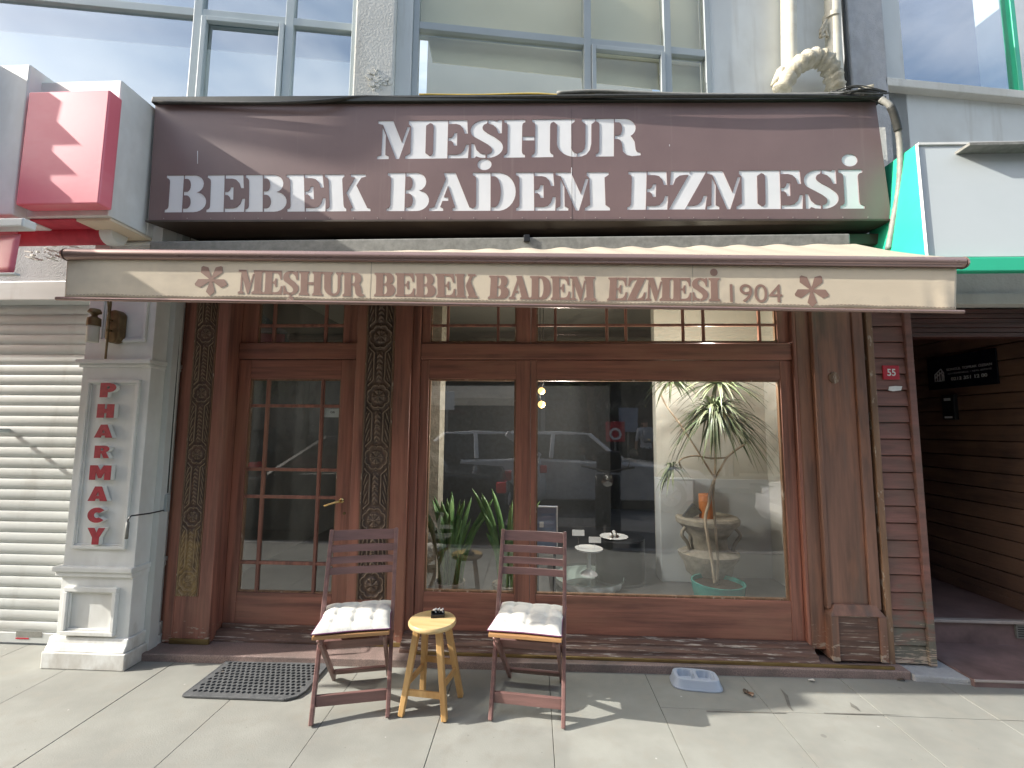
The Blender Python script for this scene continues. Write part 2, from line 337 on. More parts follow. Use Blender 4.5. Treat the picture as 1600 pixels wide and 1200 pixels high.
M['chair'] = mat('plum_brown_chair_paint', (.24, .130, .118), (.16, .090, .082), (4, 30, 30), .42, .15, (8, 80, 80), wear=((.32, .2, .13), (40, 40, 60), .72, .78))
M['slat'] = mat('bare_teak_slat', (.48, .27, .12), (.36, .19, .08), (3, 40, 40), .55, .2, (6, 80, 80))
M['cushion'] = mat('off_white_cotton', (.64, .63, .58), (.60, .59, .55), (9, 9, 9), .95, .25, (160, 160, 160), dirt=((.60, .59, .55), (4, 4, 4), .5, .9), sheen=.2)
M['piping'] = mat('purple_piping', (.16, .05, .12), None, (30, 30, 30), .8)
M['pine'] = mat('varnished_pine', (.60, .38, .16), (.47, .27, .10), (26, 26, 3), .42, .1, (60, 60, 6), dirt=((.40, .21, .07), (8, 8, 3), .52, .8))
M['pinetop'] = mat('varnished_pine_top', (.66, .50, .26), (.56, .38, .17), (4, 34, 34), .35, .08, (6, 60, 60), dirt=((.74, .60, .12), (9, 9, 9), .58, .7))
M['rubber'] = mat('black_rubber', (.075, .08, .085), (.11, .115, .12), (30, 30, 30), .55, .2, (80, 80, 80))
M['bowl'] = mat('pale_blue_plastic', (.38, .43, .51), (.35, .40, .48), (3, 3, 3), .3)
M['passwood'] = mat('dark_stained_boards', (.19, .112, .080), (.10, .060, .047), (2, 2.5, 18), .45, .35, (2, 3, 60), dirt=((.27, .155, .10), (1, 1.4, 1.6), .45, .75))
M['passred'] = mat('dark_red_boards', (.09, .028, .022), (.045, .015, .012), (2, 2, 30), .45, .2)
M['marble'] = mat('red_brown_marble', (.25, .165, .16), (.14, .095, .09), (5, 5, 5), .32, .05, dirt=((.26, .20, .19), (2.2, 2.2, 2.2), .52, .8))
M['marblelit'] = mat('pale_marble_edge', (.42, .37, .35), (.34, .29, .27), (8, 8, 8), .4)
M['black'] = mat('black_plastic', (.012, .013, .015), (.02, .02, .022), (10, 10, 10), .3)
M['plaque'] = mat('navy_black_plate', (.008, .010, .018), (.012, .014, .022), (10, 10, 10), .22)
M['whiteprint'] = mat('white_print', (.75, .76, .76), (.7, .7, .7), (10, 10, 10), .5)
M['plate_red'] = mat('red_enamel', (.48, .03, .05), (.42, .025, .045), (20, 20, 20), .25)
M['frosted'] = mat('frosted_glass_shade', (.55, .53, .47), (.5, .48, .42), (10, 10, 10), .35)
M['soil'] = mat('potting_soil', (.07, .05, .035), (.04, .03, .02), (30, 30, 30), .95, .6, (60, 60, 60))
M['leaf'] = mat('sansevieria_leaf', (.20, .32, .12), (.09, .19, .07), (30, 30, 14), .4, rvar=.05)
M['dleaf'] = mat('dracaena_leaf', (.10, .15, .08), (.20, .22, .13), (10, 10, 10), .45)
M['bark'] = mat('pale_dracaena_bark', (.55, .45, .34), (.38, .30, .22), (30, 30, 12), .8, .4, (60, 60, 30))
M['teal'] = mat('teal_glaze', (.06, .34, .30), (.045, .28, .25), (10, 10, 10), .25)
M['stone'] = mat('aged_stone', (.42, .38, .31), (.28, .25, .20), (16, 16, 16), .85, .5, (60, 60, 60))
M['orange'] = mat('orange_wax', (.60, .22, .07), (.5, .17, .05), (10, 10, 10), .5)
M['slate'] = mat('slate_grey_board', (.10, .11, .12), (.08, .085, .09), (20, 20, 20), .5)
M['bluepanel'] = mat('blue_grey_panel', (.20, .25, .36), (.17, .21, .30), (4, 4, 4), .5)
M['porcelain'] = mat('porcelain', (.72, .73, .74), (.66, .67, .68), (8, 8, 8), .25)
M['choc'] = mat('dark_chocolate', (.05, .025, .015), (.03, .015, .01), (50, 50, 50), .4)
M['glass'] = glass('shop_glass', (.93, .95, .94), 1.5, 0, .085, wob=.02)
M['upglass'] = glass('solar_glass', (.72, .80, .84), 1.7, 0.01, .30, wob=.03)
M['oldglass'] = glass('dusty_transom_glass', (.66, .66, .62), 1.5, .02, .05, wob=.05)
M['upglass2'] = glass('clear_upper_glass', (.95, .95, .90), 1.5, 0.01, .03, wob=.03)
M['tableglass'] = glass('table_glass', (.9, .95, .93), 1.5, 0, .03)
M['paintblack'] = mat('black_car_paint', (.006, .007, .009), None, (2, 2, 2), .2, spec=.25, coat=.15)
M['paintsilver'] = mat('silver_car_paint', (.70, .71, .73), None, (2, 2, 2), .25, metal=.1, coat=.6)
M['paintwhite'] = mat('white_car_paint', (.62, .64, .66), None, (2, 2, 2), .25, coat=.6)
M['carglass'] = mat('tinted_car_glass', (.012, .014, .016), None, (2, 2, 2), .04, spec=.8)
M['tyre'] = mat('tyre_rubber', (.018, .018, .018), None, (30, 30, 30), .8)
M['chrome'] = mat('chrome', (.8, .8, .8), None, (5, 5, 5), .12, metal=1)
M['tail'] = mat('red_tail_light', (.85, .02, .03), None, (5, 5, 5), .15, coat=1)
M['brick'] = mat('grey_render_facade', (.30, .29, .27), (.24, .23, .21), (1, 1, 1), .9)
M['darkfascia'] = mat('dark_fascia', (.02, .02, .024), None, (2, 2, 2), .4)
M['skin'] = mat('skin', (.50, .30, .21), (.45, .26, .18), (20, 20, 20), .55)
M['shirt'] = mat('white_cotton_shirt', (.62, .63, .66), (.5, .51, .55), (20, 20, 20), .9)
M['trousers'] = mat('dark_trousers', (.02, .022, .03), None, (20, 20, 20), .9)
M['backpack'] = mat('silver_grey_backpack', (.30, .32, .37), (.2, .22, .26), (20, 20, 20), .6)
M['hair'] = mat('dark_hair', (.015, .012, .01), None, (40, 40, 40), .6)
M['foliage'] = mat('street_tree_leaves', (.045, .085, .02), (.09, .13, .04), (6, 6, 6), .6)
M['treebark'] = mat('street_tree_bark', (.10, .08, .06), (.06, .045, .035), (10, 10, 3), .9, .6)
M['globe'] = emis('warm_lamp_globe', (1, .62, .22), .85)
M['mirror_dark'] = mat('dark_window_glass', (.02, .024, .028), None, (2, 2, 2), .06, spec=.7)
for k_ in ('carved', 'carved_gold'):                      # ridge highlights painted into the colour: the relief's high edges go paler
    m = M[k_]; n, l = m.node_tree.nodes, m.node_tree.links; b = n['Principled BSDF']; src = b.inputs['Base Color'].links[0].from_socket
    ge = n.new('ShaderNodeNewGeometry'); mr = n.new('ShaderNodeMapRange'); mr.inputs['From Min'].default_value = .505; mr.inputs['From Max'].default_value = .58; mr.inputs['To Max'].default_value = .75
    l.new(ge.outputs['Pointiness'], mr.inputs['Value']); mx = n.new('ShaderNodeMixRGB'); mx.inputs[2].default_value = (.36, .27, .19, 1) if k_ == 'carved' else (.42, .31, .19, 1)
    l.new(mr.outputs[0], mx.inputs[0]); l.new(src, mx.inputs[1]); l.new(mx.outputs[0], b.inputs['Base Color'])
# ------------------------------------------------------------ ground
def slabs():
    g = MB(); r = random.Random(3)
    xs = [-12.2, -9.9, -7.6, -5.3, -4.45, -3.88, -3.31, -2.76, -2.19, -1.60, -1.03, -.46, .10, .67, 1.24, 1.80, 2.36, 2.93, 3.5, 4.6, 6.9, 9.2, 12]
    for i in range(len(xs)-1):
        ys = [-2.48, -1.52, -.505, .35] if xs[i] > .6 else [-2.48, -1.66 if i % 2 else -1.3, .35]
        if abs(xs[i]-xs[i+1]) > 1: ys = [-2.48, -1.3, .35]
        for j in range(len(ys)-1):
            e = .0014; x0, x1, y0, y1 = xs[i]+e, xs[i+1]-e, ys[j]+e, ys[j+1]-e
            h = -r.random()*.0018; sk = .0
            vs = [(x0,y0,-.04),(x1,y0,-.04),(x1,y1,-.04),(x0,y1,-.04),(x0,y0,h),(x1,y0,h),(x1,y1,h),(x0,y1,h)]
            g.hexa(vs)
    return g
tag(slabs().build('pavement', M['pavement'], bevel=.0015), kind='structure')
g = MB(); g.add([(-120,-60,-.13),(120,-60,-.13),(120,60,-.13),(-120,60,-.13)], [(0,1,2,3)])
tag(g.build('ground', M['asphalt']), kind='structure')
g = MB(); g.add([(-12.2,-2.48,-.02),(12,-2.48,-.02),(12,.4,-.02),(-12.2,.4,-.02)], [(0,1,2,3)])
tag(g.build('pavement_bed', M['joint']), kind='structure')
g = MB(); g.box(-40, 40, -2.62, -2.49, -.2, .004)
tag(g.build('kerb', M['kerb'], bevel=.012), kind='structure')
g = MB(); g.box(-40, 40, -11.5, -8.6, -.2, .0); tag(g.build('far_pavement', M['pavement'], bevel=.01), kind='structure')
g = MB()                                                   # cracked repair along the kerbing right of the bowl
for pts in ([(.9,-.53),(1.02,-.527),(1.3,-.52),(1.31,-.513),(1.0,-.518),(.9,-.522)], [(1.36,-.46),(1.40,-.36),(1.395,-.29),(1.38,-.36),(1.345,-.46),(1.35,-.5)], [(1.5,-.51),(1.72,-.505),(1.9,-.497),(1.7,-.497),(1.5,-.502)], [(1.68,-.44),(1.70,-.48),(1.71,-.44),(1.70,-.40)]):
    g.add([(x, y, .0015) for x, y in pts], [tuple(range(len(pts)))])
tag(g.build('pavement_cracks', M['joint']), kind='structure')

# ------------------------------------------------------------ shop building
B = thing('shop_building', 'old shop front with red brown wooden door, display window, carved posts and grey upper floor', 'building', (0, 0, 0))
X = lambda px, py, y: atY(px, py, y).x
Z = lambda px, py, y: atY(px, py, y).z
xL0 = X(271, 760, -.10); xL1 = X(286, 760, -.10); xL2 = X(322, 760, -.10); xL3 = X(342, 760, -.10)
xM0 = X(548, 760, -.05); xM1 = X(563, 760, -.05); xM2 = X(609, 760, -.05); xM3 = X(636, 760, -.05)
xR0 = X(1262, 790, -.06); xR1 = X(1291, 790, -.06); xR2 = X(1349, 790, -.06); xR3 = X(1366, 790, -.06)
xC0 = X(1371, 790, -.06); xC1 = X(1381, 790, -.06); xC2 = X(1432, 790, -.06); xC3 = X(1443, 790, -.06)
TOP = 2.62
# doorstep of red granite
g = MB(); g.hexa([(-2.44,-.235,-.03),(2.22,-.15,-.03),(2.22,.3,-.03),(-2.44,.3,-.03),(-2.44,-.235,.045),(2.22,-.15,.045),(2.22,.3,.045),(-2.44,.3,.045)])
g.build('doorstep', M['granite'], B, bevel=.006)
g = MB(); g.hexa([(2.224,-.165,-.03),(2.62,-.19,-.03),(2.62,.1,-.03),(2.224,.1,-.03),(2.224,-.165,.035),(2.62,-.19,.03),(2.62,.1,.03),(2.224,.1,.035)])
g.build('cement_patch', M['concrete'], B, bevel=.008)

def relief(w, L, nper, phase, M_, mat_, name, gold=False):
    hw = w/2; per = .41/hw
    def h(u, v):
        vv = ((v/hw+phase*per) % per)-per/2; av = abs(vv); au = abs(u); r = sqrt(u*u+vv*vv); a = atan2(vv, u); H = 0
        H += .6*math.exp(-((r-(.74+.13*abs(sin(4*a))**.5))/.07)**2)
        if r < .56: H += min(1, (.56-r)/.12)*.75*abs(cos(2*a))**.5*(1-.35*math.exp(-(sin(2*a)/.18)**2)) + .5*math.exp(-(r/.12)**2)
        H += .25*math.exp(-((r-.95)/.06)**2)*(.5+.5*cos(16*a))*(1 if av < 1 else 0)
        k = min(1, max(0, (av-.80)/.5)); k = k*k*(3-2*k)
        if av > .72:
            xl = .43+(.39*(1-k)); H = max(H, .85*math.exp(-((au-xl)/.065)**2)*min(1, (av-.72)/.1))
            if av > 1.05:
                e = min(1, (av-1.05)/.25)
                H += e*.9*max(0, 1-(au/.27)**2)**.7*(.75+.25*sin(vv*17+au*14))
                if .52 < au < .95:
                    q = sin(pi*(au-.52)/.43)**.6; H += e*q*(.22+.68*max(0, sin(11*(vv*.9+au*au*1.7)))**.6)
        if au > .94: H = .8
        return H
    g = MB(M_); nu, nv = 54, int(L/.0031)
    def fn(a, b):
        u = a*2-1; v = b*L
        return (u*hw, -.016*h(u, v), v)
    g.grid(fn, nu, nv)
    return g.build(name, mat_, B, smooth='all')
def post(x0, x1, x2, x3, yf, yb, zb, cz0, matc, ph):
    g = MB()
    g.box(x0, x1, yf, yb, zb, TOP); g.box(x2, x3, yf, yb, zb, TOP)
    g.box(x1, x2, yf+.012, yb, cz0, TOP)
    g.box(x1, x2, yf+.004, yb, zb, cz0)
    p = g.build('carved_post', M['wood'], B, bevel=.004)
    g = MB()
    g.box(x1+.001, x1+.008, yf-.003, yf+.01, cz0, TOP); g.box(x2-.008, x2-.001, yf-.003, yf+.01, cz0, TOP)
    g.each('worn_beading', M['goldwood'], B, bevel=.002)
    o = relief(x2-x1-.018, TOP-cz0, 6, ph, Matrix.Translation(((x1+x2)/2, yf+.008, cz0)), matc, 'carved_panel')
    return p
zc = Z(300, 932, -.10)
post(xL0, xL1, xL2, xL3, -.10, .16, .05, zc, M['carved_gold'], .27)
post(xM0, xM1, xM2, xM3, -.05, .16, .05, Z(585, 938, -.05), M['carved'], .27)
g = MB(); g.box(xL1-.01, xL3+.004, -.108, -.09, .047, .078); g.build('brass_kick_strip', M['brass_strip'], B, bevel=.002)
g = MB(); g.box(xM0-.005, xM3+.004, -.058, -.04, .047, .072); g.build('brass_kick_strip', M['brass_strip'], B, bevel=.002)
# jamb between left post and door
g = MB(); g.box(xL3+.003, xM0-.003, .005, .09, Z(450,562,.02)+.004, Z(450,536,.02)-.002); g.build('door_head', M['woodh'], B, bevel=.004)
g = MB(); g.box(xL0-.06, xL0-.002, -.07, .2, .05, TOP); g.build('door_frame', M['wood'], B, bevel=.004)

def glazed(parent, name, x0, x1, z0, z1, gx0, gx1, gz0, gz1, y, th, vs, hs, mw=.024, mat_='wood', gm='glass'):
    """frame with opening; vs and hs are muntin centre lines; returns the frame object"""
    f = bpy.data.objects.new(name, None); COL.objects.link(f); f.empty_display_size = .1; f.matrix_basis = Matrix.Translation(((x0+x1)/2, y, z0)); wparent(f, parent)
    g = MB(); g.box(x0, gx0, y, y+th, z0, z1); g.box(gx1, x1, y, y+th, z0, z1)
    g.each('stile', M[mat_], f, bevel=.004)
    g = MB(); g.box(gx0, gx1, y+.0015, y+th-.001, z0, gz0); g.box(gx0, gx1, y+.0015, y+th-.001, gz1, z1)
    g.each('rail', M['woodh'], f, bevel=.004)
    if vs or hs:
        g = MB()
        for v in vs: g.box(v-mw/2, v+mw/2, y+.006, y+th*.7, gz0, gz1)
        for h in hs: g.box(gx0, gx1, y+.008, y+th*.65, h-mw/2, h+mw/2)
        g.each('glazing_bar', M['wood'], f, bevel=.004)
    g = MB()                                               # beading round the glass
    b = .010
    for (a0, a1, c0, c1) in ((gx0, gx0+b, gz0+b, gz1-b), (gx1-b, gx1, gz0+b, gz1-b), (gx0, gx1, gz0, gz0+b), (gx0, gx1, gz1-b, gz1)):
        g.box(a0, a1, y+.012, y+th*.8, c0, c1)
    g.each('bead', M['goldwood'], f)
    g = MB(); yy = y+th*.45
    xs = [gx0]+[v for v in vs]+[gx1]; zs = [gz0]+sorted(hs)+[gz1]
    g.box(gx0+.002, gx1-.002, yy, yy+.004, gz0+.002, gz1-.002)
    g.build('pane', M['oldglass' if 'transom' in name or name == 'fanlight' else gm], f)
    return f
# door leaf
yD = .02
dx0, dx1 = max(X(357,760,yD), xL3)-.001, xM0
gx0, gx1 = X(389,594,yD)+.0, X(533,594,yD)
gz0, gz1 = Z(440, 927, yD), Z(450, 592, yD)
vs = [X(415,650,yD), X(501,650,yD)]; hs = [Z(450,q,yD) for q in (634, 734, 777, 881)]
gx0 = (X(389,594,yD)+X(371,925,yD))/2
D = glazed(B, 'door', dx0+.004, dx1-.002, .07, Z(450,562,yD), gx0, gx1, gz0, gz1, yD, .045, vs, hs, .022)
g = MB(); g.box(dx0+.01, dx1-.01, yD-.025, yD-.001, .075, .10); g.box(dx0+.01, dx1-.01, yD-.014, yD-.001, .10, .135)
g.build('kick_rail', M['sillwood'], D, bevel=.006)
hp = atY(534, 782, yD)
g = MB(); g.lathe([(.004,0),(.017,.002),(.017,.006),(.008,.012),(.007,.04)], 16, Matrix.Translation((hp.x, yD, hp.z)) @ Matrix.Rotation(pi/2, 4, 'X'))
g.tube([(hp.x, yD-.040, hp.z), (hp.x-.03, yD-.048, hp.z-.008), (hp.x-.065, yD-.046, hp.z-.018), (hp.x-.085, yD-.045, hp.z-.026), (hp.x-.10, yD-.045, hp.z-.030)], [.010,.007,.0075,.009,.0055], 12)
g.build('handle', M['brass'], D, smooth=True)
kp = atY(538, 802, yD); g = MB(); g.lathe([(.010,0),(.010,.003),(.004,.004)], 14, Matrix.Translation((kp.x, yD, kp.z)) @ Matrix.Rotation(pi/2, 4, 'X'))
g.build('keyhole_cover', M['antique'], D, smooth=True)
# light above the door
z0, z1 = Z(450,536,yD)-.006, TOP
glazed(B, 'fanlight', dx0+.004, dx1-.002, z0+.008, z1, gx0+.03, gx1+.0, Z(450,536,yD)+.0, z1-.05, yD+.005, .04, [X(427,500,yD), X(508,500,yD)], [Z(450,508,yD), Z(450,508,yD)+.20], .022)
# display window
yW = .0
wx0 = xM3; wx1 = xR0
zt = Z(960, 563, yW); zb = .105
gL0, gL1, gR0, gR1 = -.715, -.118, .021, 1.633
g = MB(); g.box(wx0, wx0+.055, -.015, .12, .10, TOP); g.box(X(1248,790,0), wx1, -.03, .12, .10, TOP); g.each('window_surround', M['wood'], B, bevel=.005)
Wd = glazed(B, 'display_window', wx0+.057, -.018, zb, zt, gL0, gL1, .37, 1.777, yW, .05, [], [])
W2 = glazed(B, 'display_window', -.016, X(1248,790,0)-.002, zb, zt, gR0, gR1, .37, 1.777, yW-.002, .05, [], [])
g = MB(); pk = atY(641, 800, -.0); g.lathe([(.009,0),(.009,.004),(.003,.006)], 12, Matrix.Translation((pk.x+.01, 0.0, pk.z)) @ Matrix.Rotation(pi/2, 4, 'X')); g.build('keyhole_cover', M['antique'], Wd, smooth=True)
g = MB(); g.box(wx0+.057, X(1248,790,0), -.012, .06, zt+.004, Z(960,537,yW)); g.build('transom_beam', M['woodh'], B, bevel=.006)
zz0 = Z(960, 535, yW)
hv = Z(960, 507, yW)
glazed(B, 'transom_window', wx0+.057, -.018, zz0-.002, TOP, gL0, gL1, zz0+.004, TOP-.04, yW+.008, .04, [X(699,515,0), X(778,515,0)], [hv, hv+.21], .018)
glazed(B, 'transom_window', -.016, X(1248,790,0)-.002, zz0-.002, TOP, gR0, gR1, zz0+.004, TOP-.04, yW+.008, .04, [X(868,515,0), X(949,515,0), X(979,515,0), X(1069,515,0), X(1101,515,0), X(1189,515,0)], [hv, hv+.21], .018)
g = MB(); sx1 = X(1275, 1010, -.08)                         # stepped base moulding
g.prismx([(.05,.045),(-.125,.045),(-.125,.062),(-.112,.066),(-.105,.078),(-.105,.092),(-.08,.096),(-.068,.106),(-.068,.118),(-.03,.124),(-.025,.135),(.05,.135)], wx0+.0, sx1)
g.build('base_moulding', M['sillwood'], B, bevel=.003)
g = MB(); g.prismx([(.05,.045),(-.055,.045),(-.055,.06),(-.04,.07),(-.03,.10),(.0,.105),(.05,.105)], xL3, xM0); g.build('base_moulding', M['sillwood'], B, bevel=.003)
g = MB(); g.box(wx0+.1, xR3+.0, -.140, -.1255, .0455, .062); g.build('brass_kick_strip', M['brass_strip'], B, bevel=.002)
# right pilaster
g = MB()
zt0 = Z(1320, 952, -.06)
g.box(xR0, xR1-.028, -.03, .12, .1, TOP); g.box(xR1-.027, xR1, -.062, .12, zt0, TOP); g.box(xR1+.001, xR2, -.052, .12, zt0, TOP)
g.box(xR2+.001, xR3, -.066, .12, zt0, TOP)
g.each('pilaster', M['woodpale'], B, bevel=.005)
g = MB(); xb0, xb1 = xR1-.03, xR3+.004
g.box(xb0+.045, xb1-.045, -.085, .1, .062, zt0-.01); g.build('pilaster_base', M['sillwood'], B, bevel=.004)
g = MB(); g.box(xb0, xb0+.044, -.095, .1, .062, zt0-.03); g.box(xb1-.044, xb1, -.095, .1, .062, zt0-.03)
g.hexa([(xb0,-.095,zt0-.03),(xb1,-.095,zt0-.03),(xb1,.05,zt0-.03),(xb0,.05,zt0-.03),(xb0+.04,-.066,zt0+.03),(xb1-.04,-.066,zt0+.03),(xb1-.04,.05,zt0+.03),(xb0+.04,.05,zt0+.03)])
g.build('pilaster_base_edge', M['woodpale'], B, bevel=.004)
kn = atY(1304, 590, -.06); g = MB()
g.lathe([(.034,0),(.036,.002),(.03,.005),(.0,.006)], 9, Matrix.Translation((kn.x, -.054, kn.z)) @ Matrix.Rotation(pi/2, 4, 'X') @ Matrix.Scale(1.1, 4, (0,1,0)), cap=False); g.build('filled_knot', M['goldwood'], B)
# boarded column
g = MB(); g.box(xC0, xC1, -.07, .15, .04, TOP); g.build('column_edge', M['goldwood'], B, bevel=.004)
g = MB(); g.box(xC2, xC3, -.075, .5, .04, TOP); g.build('column_edge', M['boards'], B, bevel=.004)
g = MB(); zed = []
q = .045; k = 0
bpy_ = (Z(1400, 935, -.06)-Z(1400, 968, -.06))
while q < TOP:
    h_ = .104
    g.hexa([(xC1+.001,-.058-.004,q+.003),(xC2-.001,-.058-.004,q+.003),(xC2-.001,.1,q+.003),(xC1+.001,.1,q+.003),(xC1+.001,-.050,q+h_-.003),(xC2-.001,-.050,q+h_-.003),(xC2-.001,.1,q+h_-.003),(xC1+.001,.1,q+h_-.003)])
    q += h_
g.build('column_boards', M['boards'], B, bevel=.003)
g = MB(); g.box(xC1, xC2, -.03, .14, .05, TOP); g.build('column_core', M['dark'], B)
g = MB(); g.box(xR3+.001, xC0-.001, -.01, .1, .045, TOP); g.build('column_gap_strip', M['dark'], B)

# interior of the shop
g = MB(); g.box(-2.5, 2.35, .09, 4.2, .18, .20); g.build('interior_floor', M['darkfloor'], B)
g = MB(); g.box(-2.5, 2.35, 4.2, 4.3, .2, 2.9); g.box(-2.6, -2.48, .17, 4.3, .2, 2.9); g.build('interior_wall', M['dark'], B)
g = MB(); g.box(-2.6, 2.45, .17, 4.3, 2.75, 2.85); g.build('interior_ceiling', M['cream'], B)
wy = .95; wxl = X(1027, 750, wy)
g = MB(); g.box(wxl, 2.0, wy, wy+.1, .2, 2.75); g.box(2.0, 2.3, .13, wy+.1, .2, 2.75); g.build('interior_partition', M['cream'], B)
g = MB(); g.box(wxl+.02, 1.998, wy-.016, wy-.002, .205, Z(1100, 748, wy)); g.build('partition_dado', M['whiteblue'], B, bevel=.002)
g = MB(); g.box(X(672,700,.6)-.02, X(688,700,.6), .55, .75, .2, 2.75); g.build('interior_pier', M['stone'], B)
g = MB(); g.box(-1.25, 1.0, 2.9, 2.98, .2, 2.0); g.build('back_counter', M['slate'], B)
# masonry around and above
g = MB(); g.box(-2.5, 2.52, .12, .3, TOP, 3.62); g.build('wall', M['render'], B)
g = MB(); g.box(-2.44, 2.2, -.2, .12, TOP+.002, TOP+.07); g.build('lintel', M['browntrim'], B, bevel=.004)

# upper floor
U = Plane(-4.0, -.1, radians(8.7))
def ux(px, py, off=0): return U.at(px, py, off)[0]
def uz(px, py, off=0): return U.at(px, py, off)[1]
ZU0, ZU1 = 3.3, 6.4
up = MB(U.M)
c0, c1, c2 = ux(560, 75), ux(620, 75), ux(645, 75)
up.box(c0, c1, -.12, .3, ZU0, ZU1)
col = up.build('column', M['render'], B, bevel=.012)
g = MB(U.M); g.box(c1+.001, c2, -.05, .3, ZU0, ZU1); g.build('column_reveal', M['smoothwall'], B, bevel=.004)
w_r = ux(1108, 75)
g = MB(U.M); g.box(w_r, ux(1222, 75)+1.2, -.02, .3, ZU0, ZU1)
g.build('wall', M['smoothwall'], B)
g = MB(U.M); g.box(c0-6.0, w_r, -.03, .3, ZU0, 3.86 if False else uz(300, 165)-.12); g.build('wall', M['smoothwall'], B)
def upwin(name, s0, s1, vs, zr, sash, mat_, gm, blind_z=None):
    """vs mullions, zr = transom heights"""
    zb_ = ZU0+.3; zt_ = ZU1
    f = MB(U.M); fw = .05
    f.box(s0, s0+fw, -.03, .06, zb_, zt_); f.box(s1-fw, s1, -.03, .06, zb_, zt_)
    for v in vs: f.box(v-.032, v+.032, -.028, .055, zb_, zt_)
    for z_ in zr: f.box(s0+fw, s1-fw, -.025, .05, z_-.033, z_+.033)
    o = f.build(name, mat_, B, bevel=.004)
    if sash:
        g = MB(U.M); a, b, c, d = sash; t = .038
        g.box(a, a+t, -.042, -.0, c, d); g.box(b-t, b, -.042, -.0, c, d); g.box(a+t, b-t, -.042, -.0, c, c+t); g.box(a+t, b-t, -.042, -.0, d-t, d)
        g.build('sash', mat_, o, bevel=.004)
    g = MB(U.M); g.box(s0+.02, s1-.02, .005, .012, zb_, zt_); g.build('pane', gm, o)
    return o
# left window
lz = uz(320, 24); 
v1, v2 = ux(308, 80), ux(452, 80)
oW = upwin('upper_window', c0-3.6, c0-.002, [ux(308,80), v2, ux(308,80)-1.6], [lz], (v1+.035, v2-.035, ZU0+.35, lz-.036), M['framegrey'], M['upglass'])
g = MB(U.M); g.box(c0-3.6, c0-.01, .10, .11, lz-.2, ZU1); g.build('blind', M['blind'], oW)
g = MB(U.M); g.box(c0-3.6, c0-.01, .9, 1.0, ZU0, ZU1); g.build('room_wall', M['whiteblue'], oW)
# centre window
cz = uz(780, 55); v3, v4 = ux(917, 100), ux(1042, 100)
oC = upwin('upper_window', c2+.001, w_r-.001, [v3, v4], [cz], (v3+.034, v4-.034, ZU0+.35, cz-.036), M['grey'], M['upglass2'])
g = MB(U.M); g.box(c2+.03, w_r-.03, .10, .106, cz-.02, ZU1); g.build('blind', M['blind'], oC)
a_ = U.at(668, 55, -.1); b_ = U.at(676, 97, -.1); c_ = U.at(912, 122, -.1)
g = MB(U.M); g.prism([a_, b_, c_, (v3+.02, c_[1]-.02), (v3+.02, cz)], .1, .106); g.prism([(v3-.02, cz), (v3-.02, U.at(930,128,-.1)[1]), (v4, U.at(1040,140,-.1)[1]), (w_r-.03, U.at(1104,146,-.1)[1]-.2), (w_r-.03, cz)], .108, .113)
g.build('blind', M['blind'], oC)
g = MB(U.M); g.box(c2, w_r, 1.2, 1.3, ZU0, ZU1); g.build('room_wall', M['whiteblue'], oC)
# chipped render at the column foot
pc = U.at(592, 125, .12); g = MB(U.M); r = random.Random(5)
for k in range(46):
    a = r.uniform(0, 2*pi); rr = r.uniform(.0, .1); x = pc[0]+cos(a)*rr*.95; z = pc[1]+sin(a)*rr*.9; s_ = r.uniform(.008, .028)
    g.prism([(x+s_*cos(t+r.uniform(-.2,.2))*r.uniform(.6,1.2), z+s_*.7*sin(t)) for t in [i*pi/3 for i in range(6)]], -.12-r.uniform(.004,.014), -.118)
g.build('chipped_render', M['render'], col)
# sill sheet under windows, sloping back from the sign top
g = MB(); g.hexa([(-2.4,-.36,3.47),(2.1,-.26,3.42),(2.4,.9,3.9),(-2.6,.1,3.72),(-2.4,-.36,3.49),(2.1,-.26,3.45),(2.4,.9,3.91),(-2.6,.1,3.73)]); g.build('flashing', M['palegrey'], B)
# ------------------------------------------------------------ stencil lettering
def arc(cx, cy, rx, ry, a0, a1, n=10):
    return [(cx+rx*cos(radians(a0+(a1-a0)*i/n)), cy+ry*sin(radians(a0+(a1-a0)*i/n))) for i in range(n+1)]
def stem(x0, x1, l=.09, r=.09):
    p = []
    if l: p += arc(x0-l, .16, l, .12, -90, 0, 4)[::-1] and [(x0-l, 0)]
    def foot(sx, x, d, zb, zs):                            # bracketed serif
        return
    L = [(x0-l, 0), (x0-l, .045), (x0-l*.45, .065), (x0-l*.1, .11), (x0, .17), (x0, .83), (x0-l*.1, .89), (x0-l*.45, .935), (x0-l, .955), (x0-l, 1)] if l else [(x0, 0), (x0, 1)]
    Rr = [(x1+r, 1), (x1+r, .955), (x1+r*.45, .935), (x1+r*.1, .89), (x1, .83), (x1, .17), (x1+r*.1, .11), (x1+r*.45, .065), (x1+r, .045), (x1+r, 0)] if r else [(x1, 1), (x1, 0)]
    return L+Rr
def eup(x0, x1): return [(x0, 1), (x1-.02, 1), (x1, .66), (x1-.05, .66), (x1-.10, .80), (x1-.2, .90), (x1-.32, .93), (x0, .93)]
def edn(x0, x1): return [(x0, 0), (x0, .07), (x1-.32, .07), (x1-.2, .10), (x1-.1, .2), (x1-.05, .34), (x1, .34), (x1-.02, 0)]
